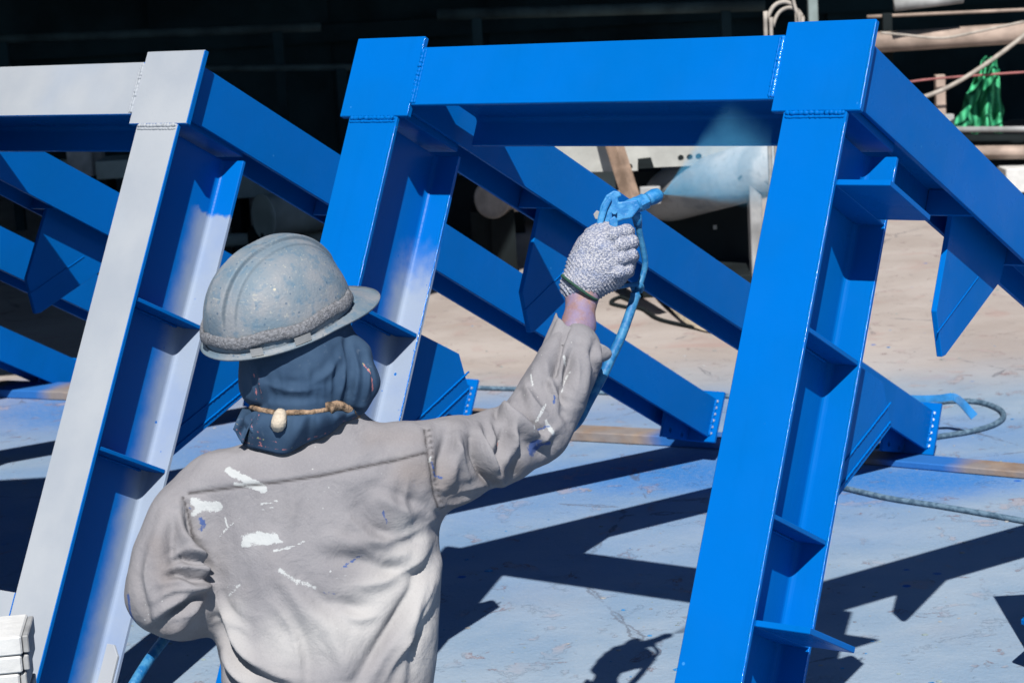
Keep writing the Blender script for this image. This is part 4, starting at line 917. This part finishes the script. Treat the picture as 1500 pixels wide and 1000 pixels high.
ln = tn('VectorMath', operation='LENGTH'); t.links.new(P_o, ln.inputs[0]); R_o = ln.outputs['Value']
axm = mdir(math.radians(25)); axm /= np.linalg.norm(axm)
nr = tn('VectorMath', operation='NORMALIZE'); t.links.new(P_o, nr.inputs[0]); dt = tn('VectorMath', operation='DOT_PRODUCT'); t.links.new(nr.outputs[0], dt.inputs[0]); dt.inputs[1].default_value = axm
nz_ = tn('TexNoise'); nz_.inputs['Scale'].default_value = 13; nz_.inputs['Detail'].default_value = 6; nz_.inputs['Roughness'].default_value = .62; t.links.new(P_o, nz_.inputs['Vector'])
ang = tm('ADD', dt.outputs['Value'], tm('MULTIPLY', tm('SUBTRACT', nz_.outputs['Fac'], .5), .06))
fan = tss(ang, math.cos(math.radians(33)), math.cos(math.radians(21)), 0, 1)
rad_ = tm('DIVIDE', .018, tm('ADD', R_o, .012)); rad_ = tm('POWER', rad_, 1.5)
end = tss(R_o, Rm * .22, Rm * .96, 1, 0)
dens = tm('MULTIPLY', tm('MULTIPLY', fan, rad_), tm('MULTIPLY', end, tss(nz_.outputs['Fac'], .25, .7, .45, 1.3)))
t.links.new(tm('MULTIPLY', dens, 290.0), pv.inputs['Density'])
pv.inputs['Color'].default_value = (.13, .56, .96, 1); pv.inputs['Anisotropy'].default_value = -.2; t.links.new(pv.outputs[0], out.inputs['Volume']); mist.data.materials.append(mm)

# ------------------------------------------------------------------ things on the ground and near the lens
def ghose(pts, r, label, mat=None, name='ground_hose'):
    P = [np.array(p) + np.array([0, 0, r]) for p in pts]; o = tube(name, catmull(P, 8), r, mat or M['ghose'], None, 8, P[0] * [1, 1, 0]); return tag(o, label, 'hose', 'hoses lying on the concrete')
ghose([gnd(420, 560), gnd(640, 568), gnd(700, 571), gnd(790, 574), gnd(880, 578), gnd(960, 582), gnd(1060, 583), gnd(1120, 588), gnd(1200, 600)], .0085, 'dusty hose lying straight across the concrete behind the middle brace')
ghose([gnd(1330, 605), gnd(1380, 592), gnd(1430, 592), gnd(1462, 602), gnd(1470, 614), gnd(1455, 626), gnd(1420, 636), gnd(1370, 644), gnd(1320, 652), gnd(1270, 657), gnd(1200, 664), gnd(1140, 668)], .0092, 'grey-blue hose curling in a loop round the right hand brace foot')
ghose([gnd(1120, 700), gnd(1180, 706), gnd(1235, 718), gnd(1300, 733), gnd(1370, 744), gnd(1440, 756), gnd(1500, 767), gnd(1600, 785)], .0085, 'grey-blue hose running from the right column to the photo edge')
# tape fluttering from the right foot
P_ = [at(1328, 583, 6.92), at(1352, 584, 6.90), at(1378, 583, 6.88), at(1396, 581, 6.87), at(1408, 589, 6.86), at(1420, 602, 6.86), at(1427, 610, 6.86)]; C_ = catmull(P_, 4); wv_ = np.linspace(.011, .013, len(C_)); vv = []
dirs = np.gradient(C_, axis=0); 
for c, d, w_ in zip(C_, dirs, wv_):
    nrm = np.cross(d, CF); nrm /= np.linalg.norm(nrm); bn = CF * .006; vv += [c + nrm * w_ - bn, c - nrm * w_ - bn, c - nrm * w_ + bn, c + nrm * w_ + bn]
ff = [(4 * i + k, 4 * i + (k + 1) % 4, 4 * i + 4 + (k + 1) % 4, 4 * i + 4 + k) for i in range(len(C_) - 1) for k in range(4)] + [(3, 2, 1, 0), tuple(4 * (len(C_) - 1) + k for k in range(4))]
tag(fixnormals(obj('tape_strip', vv, ff, M['ribbon'], None, C_[0])), 'strip of blue-sprayed tape trailing from the right hand brace foot', 'tape')
# blue bracket post at the right edge, mostly outside the frame
bp = gnd(1572, 985); BP = empty('bracket_post', bp, 'short blue steel post at the right edge, only its plate corner in view', 'bracket')
hb_v = []
slab('post_flange', -.07, .07, -.06, -.05, 0, .60, M['blue'], BP); slab('post_flange', -.07, .07, .05, .06, 0, .60, M['blue'], BP); slab('post_web', -.004, .004, -.05, .05, 0, .60, M['blue'], BP)
prism('side_plate', [(-.071, -.05), (-.10, -.05), (-.118, -.02), (-.071, .05)], 2, .125, .137, M['blue'], BP)
slab('base_plate', -.068, .068, -.065, .065, 0.001, .014, M['blue'], BP)

TC = empty('added_shade_cabinet', (-2.25, 4.75, 0), 'tall unseen steel cabinet added at the far left to shade the ground', 'cabinet')  # unseen cabinet added only to shade the ground at far left
slab('shade_cabinet_body', -.95, .86, -.2, .2, .06, 2.25, M['dim'], TC, .004); slab('shade_cabinet_door', -.90, -.05, -.214, -.2015, .12, 2.2, M['galv'], TC); slab('shade_cabinet_door', -.03, .82, -.214, -.2015, .12, 2.2, M['galv'], TC)
for sx in (-.85, .78): slab('shade_cabinet_foot', sx - .05, sx + .05, -.15, .15, 0, .059, M['black'], TC, 0)
# stack of white painted blocks in the lower left corner
wb0 = at(-8, 1060, 3.95); WB = empty('white_block_stack', (wb0[0], wb0[1], 0), 'stack of chipped white blocks with a grey edge before the grey primed frame', 'blocks')
rw = Matrix.Rotation(math.radians(7), 4, 'Z'); WB.matrix_world = Matrix.Translation((wb0[0], wb0[1], 0)) @ rw
zz = 0
top = at(30, 920, 3.95)[2]
hs = [.09] * 20; z1 = top; k = 0
offs = [.066, .063, .056, .059, .050, .054]
while z1 > .02:
    h_ = (.038, .034, .041, .036, .044, .035)[k % 6]; z0_ = max(.002, z1 - h_)
    o = slab('white_block', -.14, offs[k % 6], -.02, .12, z0_ + .0012, z1 - .0012, M['white'], WB, .003)
    if k < 6:
        slab('edge_strip', offs[k % 6] + .001, offs[k % 6] + .012, -.012 + .002 * (k % 2), .11, z0_ + .002, z1 - .003, M['galv'], WB, .002)
        if k < 2:
            v, f = tube_vf([(-.005 - .02 * k, -.0205, (z0_ + z1) / 2), (-.005 - .02 * k, -.026, (z0_ + z1) / 2)], .009, 14); obj('bolt_head', v, f, M['pale'], WB)
    z1 = z0_; k += 1

# flakes of dry paint and grit scattered on the slab
cvv, cff = [], []; r2 = np.random.default_rng(3)
for i in range(520):
    y = 4.3 + 5.2 * r2.random() ** 1.4; x = (-.25 + .5 * r2.random()) * y * .95 + .1; r = (.0018 + .0052 * r2.random() ** 3) * (1.25 if i % 5 == 0 else 1); n0 = len(cvv); a0 = r2.random() * 6.28; k = 5
    for zz, sc_ in ((.0006, 1.0), (.0006 + r * .35, .72)):
        for j in range(k): a = a0 + 6.283 * j / k; q = r * sc_ * (.7 + .6 * r2.random()); cvv.append((x + q * math.cos(a) * 1.3, y + q * math.sin(a), zz))
    cff += [tuple(range(n0 + k, n0 + 2 * k))] + [(n0 + j, n0 + (j + 1) % k, n0 + k + (j + 1) % k, n0 + k + j) for j in range(k)]
chips = obj('paint_flakes', cvv, cff, M['gun']); chips.data.materials.append(M['dim']); chips.data.materials.append(M['galv']); chips['kind'] = 'stuff'; chips['label'] = 'flakes of dry blue paint and grit scattered over the slab'; chips['category'] = 'flakes'
for p in chips.data.polygons: p.material_index = (0, 1, 2, 1, 2)[(p.index // 6) % 5]
# pale canvas sling lying behind the middle braces
P_ = [gnd(945, 418) + [0, 0, .10], gnd(962, 440) + [0, 0, .06], gnd(985, 462) + [0, 0, .035], gnd(1010, 480) + [0, 0, .02], gnd(1045, 489) + [0, 0, .012], gnd(1075, 490) + [0, 0, .012]]; C_ = catmull(P_, 5); vv = []
for i, c in enumerate(C_):
    w_ = .018 + .045 * math.sin(math.pi * i / (len(C_) - 1)); s_ = np.array([.55, -.1, .8]); s_ /= np.linalg.norm(s_); q_ = np.array([.2, .9, .1]) * .004
    vv += [c + s_ * w_ * 1.5 - q_, c - q_ - s_ * .006, c + q_ - s_ * .006, c + s_ * w_ * 1.5 + q_]
ff = [(4 * i + k, 4 * i + (k + 1) % 4, 4 * i + 4 + (k + 1) % 4, 4 * i + 4 + k) for i in range(len(C_) - 1) for k in range(4)] + [(3, 2, 1, 0), tuple(4 * (len(C_) - 1) + k for k in range(4))]
tag(fixnormals(obj('canvas_sling', vv, ff, M['canvas'], None, C_[0] * [1, 1, 0])), 'pale canvas sling drooping onto the concrete behind the middle brace', 'sling')
ghose([gnd(1060, 491), gnd(1010, 481), gnd(965, 470), gnd(940, 455), gnd(915, 452), gnd(895, 446), gnd(908, 438), gnd(925, 444)], .009, 'thin black strand standing in for a shadow streak behind the raised glove', M['black'], 'rope')  # black strand stands in for a shadow on the slab

# ------------------------------------------------------------------ background yard
def place(name, base, label, cat, group=None): return empty(name, base, label, cat, group)
def lslab(name, E, px0, px1, py0, py1, d, th, mat, bv=.004):
    """upright board facing the lens: photo extents at depth d, real thickness th behind it"""
    a = np.array(E.location); c = at((px0 + px1) / 2, (py0 + py1) / 2, d); hw = (px1 - px0) / 2 / F * d; hh = (py1 - py0) / 2 / F * d
    return slab(name, c[0] - a[0] - hw, c[0] - a[0] + hw, c[1] - a[1], c[1] - a[1] + th, max(c[2] - hh, .002), c[2] + hh, mat, E, bv)
# machine with pale plates, big pipe on it
mb = gnd(1010, 452); MB = place('machine_frame', mb, 'pale painted machine frame with bolt holes and underside shade painted black, behind the spray gun', 'machine')
dM = 9.55
a = np.array(MB.location)
def mloc(px, py, d): return at(px, py, d) - a
p_ = []
c = mloc(915, 258, dM)
hl = [(mloc(x, y, dM)[0], mloc(x, y, dM)[2], .014) for x, y in ((922, 244), (997, 231), (1010, 230), (1023, 229))]
poly = [(mloc(x, y, dM)[0], mloc(x, y, dM)[2]) for x, y in ((800, 150), (1140, 150), (1140, 238), (1010, 243), (958, 245), (953, 230), (934, 232), (934, 250), (860, 252), (800, 256))]
o = holed_plate('face_plate', poly, hl, 1, c[1], c[1] + .03, M['pale'], MB)
lslab('side_panel', MB, 868, 900, 150, 300, dM + .12, .06, M['dim']); lslab('lower_plate', MB, 800, 872, 262, 330, dM + .14, .05, M['pale']); lslab('bracket_plate', MB, 938, 968, 274, 300, dM + .06, .05, M['galv'])
lslab('bracket_plate', MB, 820, 862, 240, 275, dM + .16, .04, M['galv'])
for x in (940, 947, 954): lslab('slot', MB, x - 1.6, x + 1.6, 258, 262, dM + .235, .01, M['pale'], 0)
lslab('underside_shade_box', MB, 930, 1105, 246, 445, dM + .25, .7, M['black']); lslab('skid', MB, 985, 1120, 405, 452, dM - .2, .8, M['black']); lslab('bolt', MB, 1048, 1062, 308, 313, dM + .235, .012, M['pale'], 0); lslab('bolt', MB, 1045, 1050, 330, 336, dM + .235, .012, M['pale'], 0)  # solid black box paints the shade beneath the plates
# the large pipe
pa, pb = at(1175, 232, 9.15), at(955, 292, 9.9); PP = pa * [1, 1, 0]
pr = .125; v, f = tube_vf([pa, pb], pr, 36, False); v2, f2 = tube_vf([pa + (pb - pa) * .0, pb], pr - .012, 36, False)
n_ = len(v); fr_ = [(k, (k + 1) % 36, n_ + (k + 1) % 36, n_ + k) for k in range(36)] + [(36 + k, n_ + 36 + k, n_ + 36 + (k + 1) % 36, 36 + (k + 1) % 36) for k in range(36)]
pipe = fixnormals(obj('steel_pipe', list(v) + list(v2), f + [tuple(i + n_ for i in q) for q in f2] + fr_, M['pipe'], None, PP, True)); tag(pipe, 'large scuffed grey steel pipe resting on the machine beside the blue column', 'pipe')
lslab('pipe_support_lit_strip', MB, 1100, 1118, 270, 420, 9.3, .10, M['galv'])  # upright also stands in for a strip of sunlit ground
# leaning timber
tb = gnd(945, 380); ta, tbm = at(893, 190, 9.35), at(937, 330, 9.30)
v, f = tube_vf([ta + (tbm - ta) * t for t in np.linspace(-.3, 1.6, 12)], .040, 4); 
tag(fixnormals(obj('timber_prop', v, f, M['wood'], None, tbm * [1, 1, 0])), 'rough brown timber prop leaning in front of the pale machine', 'timber')
# barrels and boxes
def drum(name, cpx, cpy, d, rpx, axis, L, mat, label):
    c = at(cpx, cpy, d); r = rpx / F * d; ax_ = np.array(axis, float); ax_ /= np.linalg.norm(ax_); g_ = c * [1, 1, 0]
    P = [c, c + ax_ * .001, c + ax_ * .012, c + ax_ * .014, c + ax_ * (L * .33), c + ax_ * (L * .34), c + ax_ * (L * .36), c + ax_ * (L * .66), c + ax_ * (L * .67), c + ax_ * (L - .014), c + ax_ * L]
    E = empty(name, g_, label, 'drum', 'drums lying under the shed roof')
    v, f = tube_vf(P, [r, r + .006, r + .006, r, r, r + .006, r, r, r, r, r], 40); obj('shell', v, f, mat, E, g_, True)
    v, f = tube_vf([c - ax_ * .004, c + ax_ * .006], r * .93, 32); obj('lid', v, f, mat, E, g_)
    x_ = np.cross(ax_, [0, 0, 1]); x_ /= np.linalg.norm(x_)
    for s_ in (-1, 1):
        q = c + x_ * s_ * r * .6; v, f = box_vf(q[0] - .06, q[0] + .06, q[1] + .05, q[1] + L * .8, .002, max(.02, c[2] - r * .74)); obj('chock', v, f, M['black'], E, g_)
    return E
drum('steel_drum', 720, 292, 10.6, 27, (.45, .9, 0), .75, M['pipe2'], 'pale steel drum lying on its side with a sunlit end, seen between the two braces')
drum('steel_drum', 385, 318, 11.3, 32, (.8, .6, 0), .8, M['dim'], 'dull steel drum lying in the shade above the hard hat')
def crate(name, px0, px1, py0, py1, d, th, mat, label, cat='cabinet'):
    c = at((px0 + px1) / 2, (py0 + py1) / 2, d); E = empty(name, c * [1, 1, 0], label, cat); z = c[2]; hh = (py1 - py0) / 2 / F * d; hw = (px1 - px0) / 2 / F * d
    slab('panel', -hw, hw, 0, th, max(z - hh, .002), z + hh, mat, E, .005)
    for s_ in (-1, 1):
        if z - hh > .05: slab('leg', s_ * hw * .8 - .03, s_ * hw * .8 + .03, .02, th - .02, 0, z - hh - .002, M['black'], E, 0)
    return E
crate('grey_cabinet', 330, 408, 190, 290, 11.9, .5, M['dim'], 'dull grey cabinet on legs in the shade behind the grey frame')
crate('grey_cabinet', 95, 132, 150, 260, 11.6, .4, M['galv'], 'narrow pale cabinet in the shade above the far left brace'); crate('tool_box', 140, 200, 235, 262, 11.2, .3, M['dim'], 'small dull box in the shade beside the grey column', 'box')
crate('pale_box', 672, 720, 228, 266, 11.9, .3, M['pale'], 'pale box behind the sunlit drum under the blue brace', 'box')
crate('concrete_block', 748, 830, 205, 262, 12.2, .5, M['pale'], 'pale block standing behind the blue brace left of the timber prop', 'block')
crate('shadow_block', 640, 752, 262, 372, 11.7, .8, M['black'], 'black block standing in for the shadow under the sunlit drum', 'crate')  # black block paints the shadow under and behind the drum
for k_, (x0_, y0_, x1_, y1_, d_, r_, m_n) in enumerate(((-60, 60, 470, 40, 13.6, 7, 'dark2'), (60, 104, 560, 98, 13.2, 5, 'dark2'), (640, 22, 1120, 8, 13.4, 9, 'dark2'), (-60, 232, 200, 244, 11.8, 6, 'dim'), (330, 352, 520, 346, 11.6, 10, 'dim'))):
    a_, b_ = at(x0_, y0_, d_), at(x1_, y1_, d_); g_ = (a_ + b_) / 2 * [1, 1, 0]; E = empty('pipe_run', g_, ('long dim pipe high in the shade over the grey frame', 'dim pipe in the shade just above the grey crossbeam', 'dim pipe in the dark above the blue crossbeam', 'dull low pipe in the shade behind the far left braces', 'dull low pipe in the shade behind the hard hat')[k_], 'pipe')
    v, f = tube_vf([a_, (a_ + b_) / 2, b_], r_ / F * d_, 10); obj('pipe', v, f, M[m_n], E, g_, True)
    for t_ in (.12, .88):
        q = a_ + (b_ - a_) * t_; v, f = box_vf(q[0] - .03, q[0] + .03, q[1] - .03, q[1] + .03, 0, q[2] - r_ / F * d_ + .01); obj('stand', v, f, M['dark'], E, g_)
M_ = None
crate('stacked_sheet', 1474, 1540, 246, 282, 12.2, .6, M['white'], 'white sheets stacked on the yard floor at the right edge', 'sheets')
# pipe rack at the upper right
rk = at(1400, 190, 12.4) * [1, 1, 0]; RK = place('pipe_rack', rk, 'low steel pipe rack with pale rails under the dark shed at the upper right', 'rack')
def rail(name, p0, p1, d0, d1, rpx, mat, n=12):
    a_, b_ = at(*p0, d0), at(*p1, d1); v, f = tube_vf([a_, (a_ + b_) / 2, b_], rpx / F * d0, n); return obj(name, v, f, mat, RK, rk, True)
rail('rail', (1230, 66), (1600, 42), 12.45, 12.3, 15, M['rustpipe'], 16); rail('thin_rail', (1270, 25), (1600, 10), 12.5, 12.3, 2.5, M['rustpipe']); rail('rail', (1395, 190), (1600, 189), 12.4, 12.2, 4.5, M['galv']); rail('rail', (1380, 224), (1600, 222), 12.4, 12.2, 10, M['rustpipe'], 4)
rail('lower_rail', (1380, 206), (1600, 205), 12.55, 12.35, 9, M['black'], 4); rail('lower_rail', (1380, 241), (1600, 240), 12.5, 12.3, 8, M['black'], 4); rail('thin_rail', (1310, 8), (1410, -4), 12.2, 12.2, 9, M['galv'])
for x, y0_, y1_, m in ((1378, 110, 175, 'rustpipe'), (1391, 168, 260, 'galv'), (1560, -20, 300, 'rustpipe'), (1300, 20, 260, 'black'), (1190, -30, 60, 'dim')):
    t_ = at(x, y0_, 12.45); v, f = box_vf(t_[0] - .028, t_[0] + .028, t_[1], t_[1] + .06, 0.002, t_[2]); v = np.array(v) - rk; bevel(obj('upright', v, f, M[m], RK), .004)
rp = [at(1300, 128, 12.3), at(1340, 119, 12.3), at(1400, 113, 12.3), at(1500, 106, 12.25), at(1600, 101, 12.2)]; tag(tube('red_rope', catmull(rp, 6), .007, M['red'], None, 6, rp[0] * [1, 1, 0]), 'faded red rope stretched across the pipe rack', 'rope')
rp = [at(1320, 150, 12.2), at(1360, 140, 12.2), at(1400, 122, 12.2), at(1450, 90, 12.2), at(1500, 52, 12.2), at(1560, 0, 12.2)]; tag(tube('rack_hose', catmull(rp, 6), .013, M['cable'], None, 8, rp[0] * [1, 1, 0]), 'pale hose curving up in front of the green netting', 'hose')
rp = [at(1290, 48, 12.15), at(1330, 52, 12.15), at(1380, 56, 12.15), at(1430, 47, 12.15), at(1500, 32, 12.15)]; tag(tube('sagging_cable', catmull(rp, 6), .008, M['cable'], None, 6, rp[0] * [1, 1, 0]), 'thin cable sagging in front of the thick pale rail', 'cable')
# netting: crumpled hanging sheet
nv, nf_ = [], []; nu, nw = 44, 30
for i in range(nu + 1):
    for j in range(nw + 1):
        t_ = j / nw; s_ = i / nu; x = 1452 + (s_ - .5) * (18 + 64 * t_) - 22 * t_ + 6 * noise.noise(Vector((t_ * 5, s_ * 3, 2))); y = 84 + 110 * t_ + 5 * noise.noise(Vector((s_ * 7, 1, t_)))
        p = at(x, y, 12.75 + .05 * math.sin(s_ * 13 + t_ * 3 + 3 * noise.noise(Vector((s_ * 3, t_ * 2, 5)))) + .07 * noise.noise(Vector((s_ * 6, t_ * 4, 0)))); nv.append(p)
for i in range(nu):
    for j in range(nw): a_ = i * (nw + 1) + j; nf_.append((a_, a_ + 1, a_ + nw + 2, a_ + nw + 1))
nt_ = obj('green_netting', nv, nf_, M['net'], None, at(1450, 190, 12.75) * [1, 1, 0], True); nt_.modifiers.new('s', 'SOLIDIFY').thickness = .006; tag(nt_, 'crumpled green netting hanging behind the pipe rack', 'netting')
# cable loop above the right corner plate
lp_ = [at(1122, 60, 8.2), at(1124, 30, 8.2), at(1133, 10, 8.2), at(1148, 3, 8.2), at(1162, 9, 8.2), at(1168, 26, 8.2), at(1168, 60, 8.2)]
lp_ = [np.array(p) for p in lp_]; s0, e0 = lp_[0].copy(), lp_[-1].copy()
lp_ = [np.array([s0[0], s0[1], .01])] + lp_ + [np.array([e0[0], e0[1], .01])]
CL = tube('cable_loop', catmull(lp_, 6), .0085, M['cable'], None, 8, np.array([s0[0], s0[1], 0])); tag(CL, 'double loop of pale cable standing up behind the right corner plate', 'cable')
lp2 = [p + (CR * .022 - CU * .022 if 0 < i < len(lp_) - 1 else CR * .03) for i, p in enumerate(lp_)]; tube('cable_strand', catmull(lp2, 6), .0075, M['cable'], CL, 8, np.array([s0[0], s0[1], 0]))
lp3 = [at(1160, -30, 8.18), at(1162, 0, 8.18), at(1170, 30, 8.18), at(1172, 60, 8.18)]; lp3.append(np.array([lp3[-1][0], lp3[-1][1], .01])); tube('cable_strand', catmull(lp3, 6), .007, M['cable'], CL, 8, np.array([s0[0], s0[1], 0]))
